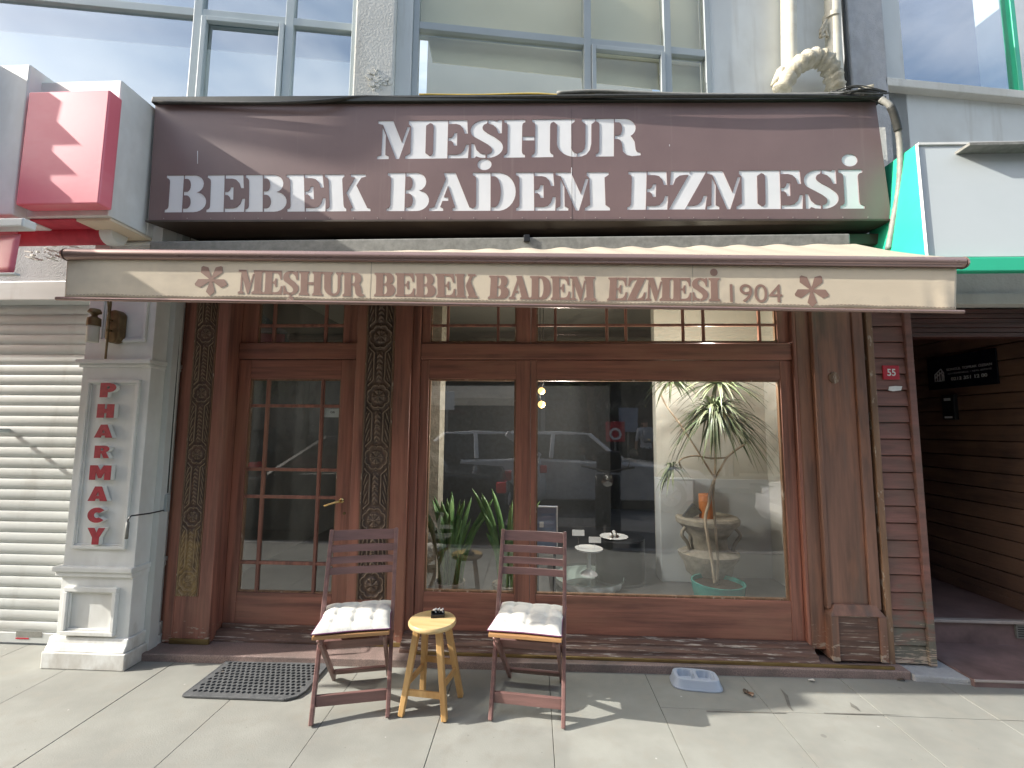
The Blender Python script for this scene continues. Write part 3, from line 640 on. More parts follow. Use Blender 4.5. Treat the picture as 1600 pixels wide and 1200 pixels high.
GL = {
 'I': (.62, [stem(.13, .49, .13, .13)]),
 'B': (1.17, [stem(.1, .47, .1, 0), [(.53, 1), (.80, 1)]+arc(.80, .765, .27, .235, 80, -75, 8)+arc(.82, .265, .34, .265, 75, -90, 10)+[(.53, 0), (.53, .07)]+arc(.60, .27, .14, .20, -90, 90, 8)+[(.53, .47), (.53, .54)]+arc(.60, .735, .12, .195, -90, 90, 8)+[(.53, .93)]]),
 'E': (1.09, [stem(.1, .47, .1, 0), eup(.53, 1.04), edn(.53, 1.08), [(.53, .47), (.53, .53), (.60, .53), (.66, .58), (.69, .66), (.74, .66), (.74, .34), (.69, .34), (.66, .42), (.60, .47)]]),
 'K': (1.22, [stem(.1, .46, .1, .07), [(.60, .50), (.88, .93), (.76, .955), (.76, 1), (1.16, 1), (1.16, .955), (1.03, .93), (.86, .70), (1.13, .07), (1.22, .045), (1.22, 0), (.70, 0), (.70, .045), (.76, .07)]]),
 'A': (1.19, [[(0, 0), (.36, 0), (.36, .045), (.27, .08), (.34, .27), (.50, .27), (.50, .34), (.37, .34), (.50, .70), (.44, .82), (.14, .08), (0, .045)], [(.40, 1), (.70, 1), (1.1, .075), (1.19, .045), (1.19, 0), (.66, 0), (.66, .045), (.74, .075), (.46, .85)]]),
 'D': (1.19, [stem(.1, .47, .1, 0), [(.53, 1), (.70, 1)]+arc(.70, .5, .48, .5, 85, -85, 14)+[(.53, 0), (.53, .07)]+arc(.60, .5, .20, .43, -90, 90, 12)+[(.53, .93)]]),
 'M': (1.46, [[(0, 0), (.30, 0), (.30, .045), (.20, .09), (.20, .62), (.12, .82), (.12, .09), (0, .045)], [(0, 1), (.40, 1), (.68, .40), (.84, .83), (.89, .83), (.60, 0), (.54, 0), (.14, .92), (0, .955)], [(.80, 0), (.80, .045), (.95, .13), (.95, .86), (.88, .93), (.88, 1), (1.46, 1), (1.46, .955), (1.34, .88), (1.34, .13), (1.46, .045), (1.46, 0)]]),
 'Z': (1.02, [[(.02, 0), (.42, 0), (1.0, 1), (.60, 1)], [(.04, .66), (.09, .66), (.15, .82), (.27, .91), (.42, .93), (.52, .93), (.55, 1), (.06, 1)], [(.47, 0), (.97, 0), (1.02, .34), (.96, .34), (.90, .19), (.80, .10), (.68, .07), (.51, .07)]]),
 'S': (.95, [arc(.43, .735, .40, .265, 82, 215, 10)+[(.32, .47), (.52, .36)]+arc(.50, .20, .15, .13, 50, -85, 8)+arc(.50, .265, .42, .265, -88, 35, 10)+[(.66, .55), (.48, .64)]+arc(.46, .805, .13, .12, 235, 95, 8), [(.53, 1), (.53, .93), (.66, .89), (.76, .80), (.82, .66), (.88, .66), (.88, 1), (.82, 1), (.78, .96), (.66, .99)], [(.06, 0), (.06, .36), (.11, .36), (.17, .20), (.28, .10), (.43, .07), (.43, 0), (.30, .01), (.18, .05), (.13, 0)]]),
 'H': (1.36, [stem(.1, .47, .1, .09), stem(.88, 1.26, .09, .1), [(.53, .46), (.82, .46), (.82, .54), (.53, .54)]]),
 'U': (1.16, [[(0, 1), (.56, 1), (.56, .955), (.46, .88), (.46, .28)]+arc(.64, .28, .18, .21, 180, 265, 6)+[(.62, 0)]+arc(.60, .38, .50, .38, 268, 182, 10)+[(.1, .88), (0, .955)], [(.68, 0), (.68, .07), (.80, .11), (.88, .20), (.90, .34), (.90, .88), (.80, .955), (.80, 1), (1.14, 1), (1.14, .955), (1.03, .88), (1.03, .34), (.99, .17), (.90, .06), (.78, .01)]]),
 'R': (1.22, [stem(.1, .47, .1, 0), [(.53, 1), (.78, 1)]+arc(.78, .755, .30, .245, 85, -60, 8)+[(.98, .49), (1.05, .38), (1.08, .16), (1.12, .09), (1.22, .07), (1.22, .02), (1.0, 0), (.86, .03), (.76, .12), (.73, .34), (.68, .44), (.60, .47), (.53, .47), (.53, .54)]+arc(.62, .735, .12, .195, -90, 90, 8)+[(.53, .93)]]),
}
def word(txt, TL, TR, BL, BR, dots=True):
    """stencil outlines mapped into the quad given by its cap-line and base-line corners (s,z)"""
    adv = []; t = 0
    for ch in txt:
        w = GL[{'Ş': 'S', 'İ': 'I'}.get(ch, ch)][0]; adv.append(t); t += w+.035
    t -= .035
    def mp(x, y):
        u = x/t; a = [TL[i]*(1-u)+TR[i]*u for i in (0, 1)]; b = [BL[i]*(1-u)+BR[i]*u for i in (0, 1)]
        return (b[0]+(a[0]-b[0])*y, b[1]+(a[1]-b[1])*y)
    out = []
    for ch, a in zip(txt, adv):
        for p in GL[{'Ş': 'S', 'İ': 'I'}.get(ch, ch)][1]: out.append([mp(a+x, y) for x, y in p])
        if dots and ch == 'İ': out.append([mp(a+x, y) for x, y in arc(.31, 1.27, .20, .15, 0, 345, 18)])
        if dots == 'small' and ch == 'Ş': out.append([mp(a+x, y) for x, y in [(.44,-.04),(.53,-.04),(.52,-.1),(.62,-.13),(.65,-.2),(.6,-.28),(.45,-.31),(.33,-.29),(.31,-.22),(.38,-.2),(.42,-.25),(.5,-.24),(.52,-.19),(.42,-.16)]])
    return out

def outline(polys, w):
    out = []
    for p in polys:
        n = len(p); a = sum(p[i][0]*p[(i+1) % n][1]-p[(i+1) % n][0]*p[i][1] for i in range(n)); s_ = 1 if a > 0 else -1; q = []
        for i in range(n):
            x0, y0 = p[i-1]; x1, y1 = p[i]; x2, y2 = p[(i+1) % n]
            n1 = (y1-y0, -(x1-x0)); n2 = (y2-y1, -(x2-x1)); l1 = math.hypot(*n1) or 1; l2 = math.hypot(*n2) or 1
            nx, ny = n1[0]/l1+n2[0]/l2, n1[1]/l1+n2[1]/l2; l = math.hypot(nx, ny) or 1; k = min(1.5, 2/l)/l
            q.append((x1+s_*nx*k*w, y1+s_*ny*k*w))
        out.append(q)
    return out
# ------------------------------------------------------------ main sign
xs0 = -2.465; G_ = Plane(xs0, -.40, radians(1.5))
sg = thing('shop_sign', 'long brown fascia sign with recessed white stencil letters above the beige awning', 'sign', (xs0, -.40, 0), radians(1.5))
TLs, TRs, BLs, BRs = G_.at(243, 164), G_.at(1368, 160), G_.at(232, 345), G_.at(1393, 343)
let = []
for t_, a, b, c, d in (('MEŞHUR', (592,190), (1000,186), (590,248), (1000,243)), ('BEBEK', (262,275), (574,273), (258,331), (578,329)),
                       ('BADEM', (607,271), (950,270), (605,329), (952,328)), ('EZMESİ', (983,269), (1346,266), (981,327), (1350,325))):
    let += word(t_, G_.at(*a), G_.at(*b), G_.at(*c), G_.at(*d), dots=(t_ == 'EZMESİ'))
cdot = G_.at(757, 257); let.append([(cdot[0]+.041*cos(k*pi/9), cdot[1]+.034*sin(k*pi/9)) for k in range(18)])
me = curve_mesh([[TLs, TRs, BRs, BLs]]+outline(let, .0042), .0014, G_.M, 'panel')
wparent(link('panel', me, M['sign']), sg)
g = MB(G_.M); g.prism([(BLs[0]+.02, BLs[1]+.02), (BRs[0]-.02, BRs[1]+.02), (TRs[0]-.02, TRs[1]-.02), (TLs[0]+.02, TLs[1]-.02)], .0018, .006); g.build('lettering', M['signwhite'], sg)
def rim(ins, y0, y1):
    pass
g = MB(G_.M)
dB = .34
# returns, bottom soffit, top
zbl, zbr = BLs[1], BRs[1]
g.hexa([(BLs[0],.0055,zbl-.0),(BLs[0]+.02,.0055,zbl),(BLs[0]+.02,dB,zbl),(BLs[0],dB,zbl),(TLs[0],.0055,TLs[1]),(TLs[0]+.02,.0055,TLs[1]),(TLs[0]+.02,dB,TLs[1]),(TLs[0],dB,TLs[1])])
g.hexa([(BRs[0]-.02,.0055,zbr),(BRs[0],.0055,zbr),(BRs[0],dB,zbr),(BRs[0]-.02,dB,zbr),(TRs[0]-.02,.0055,TRs[1]),(TRs[0],.0055,TRs[1]),(TRs[0],dB,TRs[1]),(TRs[0]-.02,dB,TRs[1])])
g.build('side_cheek', M['browntrim'], sg)
g = MB(G_.M)
g.hexa([(BLs[0]-.01,-.012,zbl-.012),(BRs[0]+.03,-.012,zbr-.012),(BRs[0]-.12,.24,zbr-.03),(BLs[0]+.16,.24,zbl-.03),(BLs[0]-.01,-.012,zbl-.001),(BRs[0]+.03,-.012,zbr-.001),(BRs[0]-.12,.24,zbr-.001),(BLs[0]+.16,.24,zbl-.001)])
g.build('soffit', M['browntrim'], sg)
g = MB(G_.M)
g.hexa([(TLs[0]-.01,-.026,TLs[1]+.0),(TRs[0]+.035,-.026,TRs[1]),(TRs[0]+.0,dB,TRs[1]+.001),(TLs[0]-.01,dB,TLs[1]+.001),(TLs[0]-.01,-.020,TLs[1]+.045),(TRs[0]+.035,-.020,TRs[1]+.05),(TRs[0]+.0,dB,TRs[1]+.05),(TLs[0]-.01,dB,TLs[1]+.045)])
g.build('top_flashing', M['trim'], sg, bevel=.005)
g = MB(G_.M)
for i in range(30):
    s_ = BLs[0]+.1+i*.152; z_ = zbl+(zbr-zbl)*(i/30)
    g.lathe([(.0035,0),(.0035,.002)], 6, Matrix.Translation((s_, -.0025, z_+.014)) @ Matrix.Rotation(pi/2, 4, 'X'))
g.build('rivets', M['marblelit'], sg)
for px, w_ in ((893, .0009),):   # joints between the sheets of the panel
    a_, b_ = G_.at(px, 170), G_.at(px, 342); g = MB(G_.M); g.box(a_[0]-w_, a_[0]+w_, -.0021, -.0013, b_[1]+.004, a_[1])
    g.build('sheet_joint', M['browntrim'], sg)
for px, p0_, p1_ in ((309, 236, 256), (893, 262, 285), (1046, 226, 229)):
    a_, b_ = G_.at(px, p0_), G_.at(px, p1_); g = MB(G_.M); g.prism([(a_[0]-.002, a_[1]), (a_[0]+.002, a_[1]), (b_[0]+.0012, b_[1]), (b_[0]-.0006, b_[1])], -.0024, -.0014); g.build('paint_drip', M['signwhite'], sg)

# ------------------------------------------------------------ awning
A = Plane(-2.55, -1.0, radians(2.6))
aw = thing('awning', 'beige canvas awning with brown stencil lettering and two flowers on its valance', 'awning', (-2.55, -1.0, 0), radians(2.6))
a0, a1 = A.at(108, 398), A.at(1496, 411)
f0, f1 = A.at(104, 402), A.at(1492, 418); e0, e1 = A.at(100, 466), A.at(1492, 486)
g = MB(A.M)
g.tube([(a0[0]-.005, 0, a0[1]), (a1[0]+.02, 0, a1[1])], .029, 20)
for (s_, z_, d_) in ((a0[0]-.012, a0[1], -1), (a1[0]+.026, a1[1], 1)): g.tube([(s_, 0, z_), (s_+.012*d_, 0, z_)], [.031, .026], 20)
g.build('front_bar', M['alubrown'], aw, smooth=True)
g = MB(A.M); g.hexa([(a0[0], -.024, f0[1]-.006), (a1[0], -.024, f1[1]-.006), (a1[0], .01, f1[1]-.006), (a0[0], .01, f0[1]-.006), (a0[0], -.024, f0[1]+.004), (a1[0], -.024, f1[1]+.004), (a1[0], .01, f1[1]+.004), (a0[0], .01, f0[1]+.004)])
g.build('bar_lip', M['alubrown'], aw)
def val(a, b):
    s_ = f0[0]*(1-a)+f1[0]*a; s2 = e0[0]*(1-a)+e1[0]*a
    x = s2+(s_-s2)*b; z = (e0[1]*(1-a)+e1[1]*a+.0025*sin(a*37)-.002*sin(a*91))*(1-b)+(f0[1]*(1-a)+f1[1]*a)*b
    rp = max(0, (a-.9)/.1); y = -.008+.0004*sin(a*44)*(1-b)+max(0, (a-.95)/.05)*.0035*sin(a*240+b*2)*(1-b)+.012*max(0, (.03-a)/.03)
    return (x, y, z)
g = MB(A.M); g.grid(val, 400, 10); o = g.build('valance', M['canvas'], aw, smooth='all')
m_ = o.modifiers.new('s', 'SOLIDIFY'); m_.thickness = .0012; m_.offset = 0
g = MB(A.M)
for k in range(230):                                       # stitched hem
    a_ = (k+.2)/230; b_ = (k+.75)/230; p_, q_ = val(a_, .085), val(b_, .085)
    g.bar((p_[0], p_[1]-.0012, p_[2]), (q_[0], q_[1]-.0012, q_[2]), .0008, .0016)
g.build('hem_stitching', M['print'], aw)
for a_ in (.345, .705):
    g = MB(A.M); p_, q_ = val(a_, .02), val(a_, .98); g.bar((p_[0], p_[1]-.0006, p_[2]), (q_[0], q_[1]-.0006, q_[2]), .0035, .0008, up=(0, 1, 0)); g.build('fabric_seam', M['canopy'], aw)
g = MB(A.M); g.tube([(e0[0]-.03, -.006, e0[1]-.004), (e1[0]+.035, -.006, e1[1]-.006)], .0095, 12); g.build('bottom_rod', M['alubrown'], aw, smooth=True)
# lettering
wl_ = []
OFF = .0096
aa = lambda p: A.at(p[0], p[1], OFF)
for t_, a, b, c, d in (('MEŞHUR', (374,422), (568,427), (372,458), (568,463)), ('BEBEK', (586,427), (744,429), (585,462), (746,465)),
                       ('BADEM', (765,431), (929,433), (763,466), (931,469)), ('EZMESİ', (951,434), (1124,435), (949,469), (1125,470))):
    wl_ += word(t_, aa(a), aa(b), aa(c), aa(d), dots='small')
def flower(px, py, R):
    c = A.at(px, py, OFF); out = []
    for k in range(5):
        t = radians(-90+72*k); 
        pts = [(.10, -.07), (.74, -.27), (1.0, -.06 if k else 0), (1.0, .06) if k else (1.0, 0), (.74, .27), (.10, .07)]
        out.append([(c[0]+R*(x*cos(t)-y*sin(t)), c[1]+R*(x*sin(t)+y*cos(t))) for x, y in pts])
    out.append([(c[0]+R*.16*cos(i*pi/5+pi/10), c[1]+R*.16*sin(i*pi/5+pi/10)) for i in range(10)])
    return out
g = MB(A.M)
def flat(polys, off, th=.0012):
    for p in polys: g.prism(p, -off-th, -off)
for p in flower(330, 437, .082)+flower(1268, 453, .086): pass
fl = flower(330, 437, .082)+flower(1268, 453, .086)
me = curve_mesh(outline(wl_, .0017), .0002, A.M @ Matrix.Translation((0, -OFF, 0)), 'lettering', False); wparent(link('lettering', me, M['print']), aw)
g = MB(A.M)
for q_ in (fl[:6], fl[6:]): wparent(link('flower_emblem', curve_mesh(q_, .0002, A.M @ Matrix.Translation((0, -OFF, 0)), 'flower_emblem', False), M['print']), aw)

def outline_unused(polys, w):
    out = []
    for p in polys:
        n = len(p); cx = sum(q[0] for q in p)/n; a = sum(p[i][0]*p[(i+1) % n][1]-p[(i+1) % n][0]*p[i][1] for i in range(n)); s_ = 1 if a > 0 else -1; q = []
        for i in range(n):
            x0, y0 = p[i-1]; x1, y1 = p[i]; x2, y2 = p[(i+1) % n]
            n1 = (y1-y0, -(x1-x0)); n2 = (y2-y1, -(x2-x1)); l1 = math.hypot(*n1) or 1; l2 = math.hypot(*n2) or 1
            nx, ny = n1[0]/l1+n2[0]/l2, n1[1]/l1+n2[1]/l2; l = math.hypot(nx, ny) or 1; k = min(1.6, 2/l)/l
            q.append((x1+s_*nx*k*w, y1+s_*ny*k*w))
        out.append(q)
    return out
g = MB(A.M)
for p in outline(wl_, .0046): g.add([(x, -OFF+.0005, z) for x, z in p], [tuple(range(len(p)))])
g.build('lettering_outline', M['printline'], aw)
n0, n1 = A.at(1141, 473, OFF), A.at(1223, 473, OFF); nz1 = A.at(1180, 444, OFF)[1]; nz0 = A.at(1180, 472.5, OFF)[1]
me = text_mesh('1904', n1[0]-n0[0], nz1-nz0, 0, A.M @ Matrix.Translation((n0[0], -OFF-.0004, nz0)), 'numerals', .0); wparent(link('numerals', me, M['print']), aw)
# canopy
bxl, bxr = -2.30, atY(1345, 379, -.45).x
IA = A.M.inverted()
bl_ = IA @ Vector((-2.42, -.41, 2.515)); br_ = IA @ Vector((bxr, -.41, 2.535))
def can(a, b):
    fx = a0[0]*(1-a)+a1[0]*a; fz = (a0[1]*(1-a)+a1[1]*a)+.026
    bx = bl_.x*(1-a)+br_.x*a; by = bl_.y*(1-a)+br_.y*a; bz = bl_.z*(1-a)+br_.z*a
    w = .0065*sin(a*2*pi*19+1.5*sin(a*9))*(b**1.5)*min(1, max(0, (a-.30)/.25))*(1-max(0, (a-.93)/.07))
    return (fx+(bx-fx)*b, 0.0+by*b, fz+(bz-fz)*b+w-.012*sin(pi*b))
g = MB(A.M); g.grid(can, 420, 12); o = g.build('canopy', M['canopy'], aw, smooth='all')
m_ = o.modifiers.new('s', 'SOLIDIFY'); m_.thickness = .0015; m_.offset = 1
g = MB(); g.box(-2.42, bxr-.03, -.415, -.27, 2.485, 2.60); g.build('cassette', M['cablegrey'], aw, bevel=.01)
g = MB(); bp_ = atY(823, 374, -.41); g.box(bp_.x-.018, bp_.x+.018, -.43, -.402, bp_.z-.02, bp_.z+.022); g.build('bracket', M['black'], aw, bevel=.003)
g = MB()
for s0_, z0_, e_ in ((-1.9, 2.47, -.5), (1.4, 2.47, .1)):
    pa = Vector((s0_, -.38, 2.50)); fr = A.M @ Vector(((e_+2.55) , .03, a0[1]*.5+a1[1]*.5-.03)); mid = (pa+fr)/2+Vector((.35 if s0_ < 0 else -.35, .05, 0))
    g.bar(pa, mid, .03, .045); g.bar(mid, fr, .028, .04)
g.build('folding_arm', M['alubrown'], aw, bevel=.004)
# unseen cable bundle, added and curved so its shadow crosses the sign
def back_(px, py, t):
    s_, z_ = G_.at(px, py); p = G_.M @ Vector((s_, 0, z_)); return p-Vector((SUND.x, SUND.y, SUND.z))/SUND.x*t
cb = MB(); pts = []
ctl = [(250,178),(285,196),(340,205),(400,216),(455,228),(510,236),(548,228),(575,205),(592,180),(600,160)]
for i in range(len(ctl)-1):
    for k in range(4):
        u = k/4; pts.append(back_(ctl[i][0]*(1-u)+ctl[i+1][0]*u, ctl[i][1]*(1-u)+ctl[i+1][1]*u, 3.9))
pts.append(back_(*ctl[-1], 3.9)); pts.append(pts[-1]+Vector((.5, .3, 1.4))); pts.insert(0, pts[0]+Vector((-2.5, 0, .5)))
cb.tube([p for p in pts], .033, 8)
tag(cb.build('shadow_cable', M['cable'], smooth='all'), 'unseen thick black cable added above the box sign to cast its shadow', 'cable')

# ------------------------------------------------------------ cables and pipes above the sign
def jitter(a, b, n, amp, r, sag=0):
    a, b = Vector(a), Vector(b); out = []
    for i in range(n+1):
        t = i/n; p = a.lerp(b, t); p.z += r.uniform(-amp, amp)-sag*4*t*(1-t); p.y += r.uniform(-amp, amp); out.append(p)
    return out
def sm(pts, k=5):                                          # Catmull-Rom
    pts = [Vector(p) for p in pts]; P_ = [pts[0]]+pts+[pts[-1]]; out = []
    for i in range(1, len(P_)-2):
        for j in range(k):
            t = j/k; p0, p1, p2, p3 = P_[i-1:i+3]
            out.append(.5*((2*p1)+(-p0+p2)*t+(2*p0-5*p1+4*p2-p3)*t*t+(-p0+3*p1-3*p2+p3)*t**3))
    return out+[pts[-1]]
r = random.Random(11)
def onl(px, py, y): return atY(px, py, y)
g = MB(); g.tube(sm([onl(248,160,-.43), onl(330,161,-.42), onl(430,161,-.42), onl(500,158,-.42), onl(560,152,-.38), onl(640,153,-.37), onl(800,152,-.36), onl(960,150,-.36), onl(1130,150,-.35), onl(1290,150,-.33), onl(1375,152,-.33)]), .011, 8)
tag(g.build('roof_cable', M['cable'], smooth='all'), 'dark green cable lying along the top edge of the brown sign', 'cable')
g = MB(); g.tube(sm([onl(655,148,-.3), onl(740,149,-.3), onl(830,147,-.3), onl(880,149,-.3), onl(930,146,-.3)]), .008, 8)
tag(g.build('yellow_cable', M['cableyel'], smooth='all'), 'yellow cable showing above the middle of the brown sign', 'cable')
g = MB(); g.tube(sm([onl(870,146,-.31), onl(930,143,-.31), onl(1000,146,-.31), onl(1100,149,-.31), onl(1250,149,-.31), onl(1330,147,-.31)]), .014, 8)
tag(g.build('ribbed_conduit', M['cablegrey'], smooth='all'), 'grey ribbed conduit lying on the sign top right of the yellow cable', 'conduit')
g = MB(); base = onl(1350,152,-.28)
for k in range(13):
    a = onl(r.uniform(1290,1335), r.uniform(143,152), -.3+r.uniform(-.04,.05)); b = onl(r.uniform(1372,1390), r.uniform(140,165), -.33+r.uniform(-.04,.05))
    m1 = onl(r.uniform(1335,1365), r.uniform(132,156), -.32+r.uniform(-.05,.03))
    g.tube(sm([a, m1, b]), r.uniform(.003,.006), 6)
tag(g.build('cable_tangle', M['cable'], smooth='all'), 'tangled knot of thin dark cables at the right end of the sign top', 'cables')
g = MB(); g.prism([tuple(G_.at(*q, .02)) for q in ((1337,143),(1352,128),(1374,123),(1374,148),(1340,150))], .02, .05, G_.M)
tag(g.build('torn_lagging', M['foam'], bevel=.004), 'torn scrap of beige lagging behind the cable tangle', 'insulation')
dn = sm([onl(1376,155,-.36), onl(1391,166,-.38), onl(1400,190,-.36), onl(1405,215,-.34), onl(1407,255,-.33), onl(1404,300,-.32), onl(1396,345,-.31), onl(1388,390,-.30)], 8)
g = MB(); rr = [.0165+.0018*(i % 2) for i in range(len(dn))]; g.tube(dn, rr, 10)
t = thing('downpipe_conduit', 'grey flexible conduit hanging between the brown sign and the green edged sign', 'conduit', dn[0]); g.build('sleeve', M['cablegrey'], t, smooth='all')
g = MB(); g.tube(dn[8:22], .021, 10); g.tube([p+Vector((.018, -.004, 0)) for p in dn[2:18]], .006, 6); g.build('tape_wrap', M['cable'], t, smooth='all')
# pipes
def pipe(name, label, pts, rad, mt='pipe'):
    t = thing(name, label, 'pipe', pts[-1]); g = MB(); g.tube(pts, rad, 18); g.build('tube', M[mt], t, smooth=True); return t
pA = [U.at(px, py, .12) for px, py in ((1231,-150), (1233,112))]; pB = [U.at(px, py, .12) for px, py in ((1297,-150), (1304,148))]
PW = lambda p, y=-.12: U.M @ Vector((p[0], y, p[1]))
t = pipe('drain_pipe', 'cream drain pipe left of the wrapped bend, running up the wall', [PW(pA[0]), PW(pA[1])], .062)
t2 = pipe('drain_pipe', 'cream drain pipe with a collar beside the grey rendered pillar', [PW(pB[0]), PW(pB[1])], .062)
g = MB()
for py in (28, 112): p = U.at(1299 if py < 50 else 1303, py, .12); g.tube([PW((p[0], p[1]-.02)), PW((p[0], p[1]+.02))], .068, 18)
g.build('collar', M['pipe'], t2, smooth=True)
for o_ in (t, t2): o_['group'] = 'drain pipes above the sign'
g = MB(); g.tube(sm([PW(U.at(px, py, .14), yy) for px, py, yy in ((1222,140,-.13),(1232,118,-.16),(1246,106,-.2),(1266,99,-.2),(1283,106,-.2),(1297,122,-.17),(1306,142,-.14))], 6), [.072+.012*sin(i*1.9) for i in range(37)], 14)
for k in range(9):
    a = r.uniform(0, 1); 
g.tube([PW(U.at(1205,136,.1)), PW(U.at(1222,112,.12))], [.02, .05], 8)
tag(g.build('wrapped_pipe_bend', M['foam'], smooth='all'), 'foam wrapped bend linking the two cream pipes', 'pipe bend')
g = MB(); g.tube(sm([PW(U.at(px, py, .05), -.05) for px, py in ((1318,-60),(1321,20),(1324,70),(1322,110),(1327,146))], 6), .017, 8); g.tube(sm([PW(U.at(px, py, .05), -.07) for px, py in ((1312,-60),(1316,30),(1319,80),(1326,146))], 6), .010, 8)
tag(g.build('wall_cable', M['cable'], smooth='all'), 'pair of weathered dark cables running up beside the right cream pipe', 'cable')
g = MB(); p = U.at(1287, 46, .14); 
for k in range(6): g.tube(sm([PW((p[0]+r.uniform(-.05,.03), p[1]+r.uniform(-.09,.09)), -.15) for _ in range(3)], 4), .012, 6)
tag(g.build('rag_tie', M['foam'], smooth='all'), 'frayed tie wrapped round the collar of the right pipe', 'tie')
# ------------------------------------------------------------ pharmacy building, left
PH = thing('pharmacy_building', 'white pharmacy front with closed roller shutter and panelled pillar', 'building', (-3.2, -.3, 0))
yP = -.31
px0, px1 = -2.885, -2.43
def frame_panel(g, x0, x1, z0, z1, y, w, d):
    for (a, b, c, e, k) in ((x0, x1, z1-w, z1, 0), (x0, x1, z0, z0+w, 0), (x0, x0+w, z0+w, z1-w, 0), (x1-w, x1, z0+w, z1-w, 0)): g.box(a, b, y-d, y, c, e)
    w2 = w*.45
    for (a, b, c, e) in ((x0+w, x1-w, z1-w-w2, z1-w), (x0+w, x1-w, z0+w, z0+w+w2), (x0+w, x0+w+w2, z0+w+w2, z1-w-w2), (x1-w-w2, x1-w, z0+w+w2, z1-w-w2)): g.box(a, b, y-d*.5, y, c, e)
zA = Z(160, 885, yP); zB = Z(180, 562, yP); zT = 2.75
g = MB()
g.box(px0, px1, yP, .0, .0, zT)
pil = g.build('pillar', M['white'], PH, bevel=.003)
g = MB(); g.box(px0-.035, px1+.03, yP-.045, -.0, .0, .095); g.prismx([(yP-.04,.095),(yP-.018,.14),(yP-.012,.17),(-.0,.17),(-.0,.095)], px0-.03, px1+.015); g.build('plinth', M['white'], pil, bevel=.006)
g = MB(); g.box(px0-.04, px1+.012, yP-.03, -.01, zA-.03, zA); g.box(px0-.028, px1+.006, yP-.018, -.01, zA-.06, zA-.031); g.build('ledge', M['white'], pil, bevel=.005)
g = MB(); g.box(px0-.03, px1+.012, yP-.028, -.01, zB-.028, zB); g.box(px0-.015, px1+.006, yP-.014, -.01, zB-.05, zB-.029); g.build('cornice', M['white'], pil, bevel=.005)
def pz(px, py): return atY(px, py, yP)
g = MB(); a = pz(97, 990); b = pz(183, 920); frame_panel(g, px0+.045, px1-.075, a.z, b.z+.01, yP, .026, .026); g.build('panel_moulding', M['white'], pil, bevel=.004)
g = MB(); a = pz(112, 856); b = pz(221, 594); frame_panel(g, px0+.05, px1-.055, a.z, b.z, yP, .02, .018); g.build('panel_moulding', M['white'], pil, bevel=.003)
g = MB(); a = pz(150, 535); frame_panel(g, px0+.10, px1-.045, a.z, zT-.12, yP, .02, .018); g.build('panel_moulding', M['white'], pil, bevel=.003)
# return strip between the pillar and the shop
g = MB(); g.box(px1-.02, xL0-.06, -.13, .1, .0, 2.75); g.box(px1+.001, px1+.04, -.2, -.131, .045, 2.75); g.build('side_wall', M['smoothwall'], PH, bevel=.003)
# roller shutter
sh = MB(); yS = -.07; zt_ = 2.28; pitch = .0715
prof = []
z_ = .075
while z_ < zt_:
    prof += [(yS+.004, z_), (yS-.004, z_+.006), (yS-.0085, z_+pitch*.35), (yS-.0085, z_+pitch*.72), (yS-.004, z_+pitch-.007), (yS+.004, z_+pitch-.003)]
    z_ += pitch
vs_ = []; n_ = len(prof)
for x in (-5.8, px0-.001): vs_ += [(x, y, z) for y, z in prof]
sh.add(vs_, [(i, i+1, n_+i+1, n_+i) for i in range(n_-1)])
so_ = sh.build('roller_shutter', M['shutter'], PH, smooth=True)
g = MB(); g.box(-5.8, px0-.001, yS-.016, yS+.012, .012, .075); g.build('bottom_rail', M['shutter'], so_, bevel=.003)
sa = atY(26, 983, yS-.017); sb = atY(65, 996, yS-.017)
g = MB(); g.box(sa.x, sb.x, yS-.018, yS-.0165, sb.z-.0, sa.z-.012); g.build('maker_sticker', M['cablegrey'], so_)
g = MB(); g.box(sa.x, sa.x+.09, yS-.0185, yS-.0165, sb.z-.014, sb.z-.006); g.build('maker_sticker', M['plate_red'], so_)
g = MB(); g.box(-5.8, px0-.001, -.20, -.02, 2.285, 2.42); g.build('shutter_box', M['shutter'], PH, bevel=.006)
g = MB(); g.box(-5.8, px0-.002, -.17, .1, 2.422, 2.7); g.build('lintel', M['concrete'], PH)
g = MB(); g.box(-5.8, -2.5, .0, .3, 2.702, 3.6); g.build('wall', M['smoothwall'], PH)
# torn edge under the roll
g = MB(); r = random.Random(21)
for k in range(26):
    p = atY(r.uniform(36, 112), r.uniform(384, 406), -.30); a = r.uniform(-.5, .5); L_ = r.uniform(.02, .07)
    g.bar(p, p+Vector((L_*cos(a), r.uniform(-.03,.03), -L_*sin(abs(a)))), r.uniform(.006,.016), r.uniform(.003,.01))
tag(g.build('broken_plaster_edge', M['render']), None); bpy.data.objects['broken_plaster_edge'].parent = PH; wparent(bpy.data.objects['broken_plaster_edge'], PH)
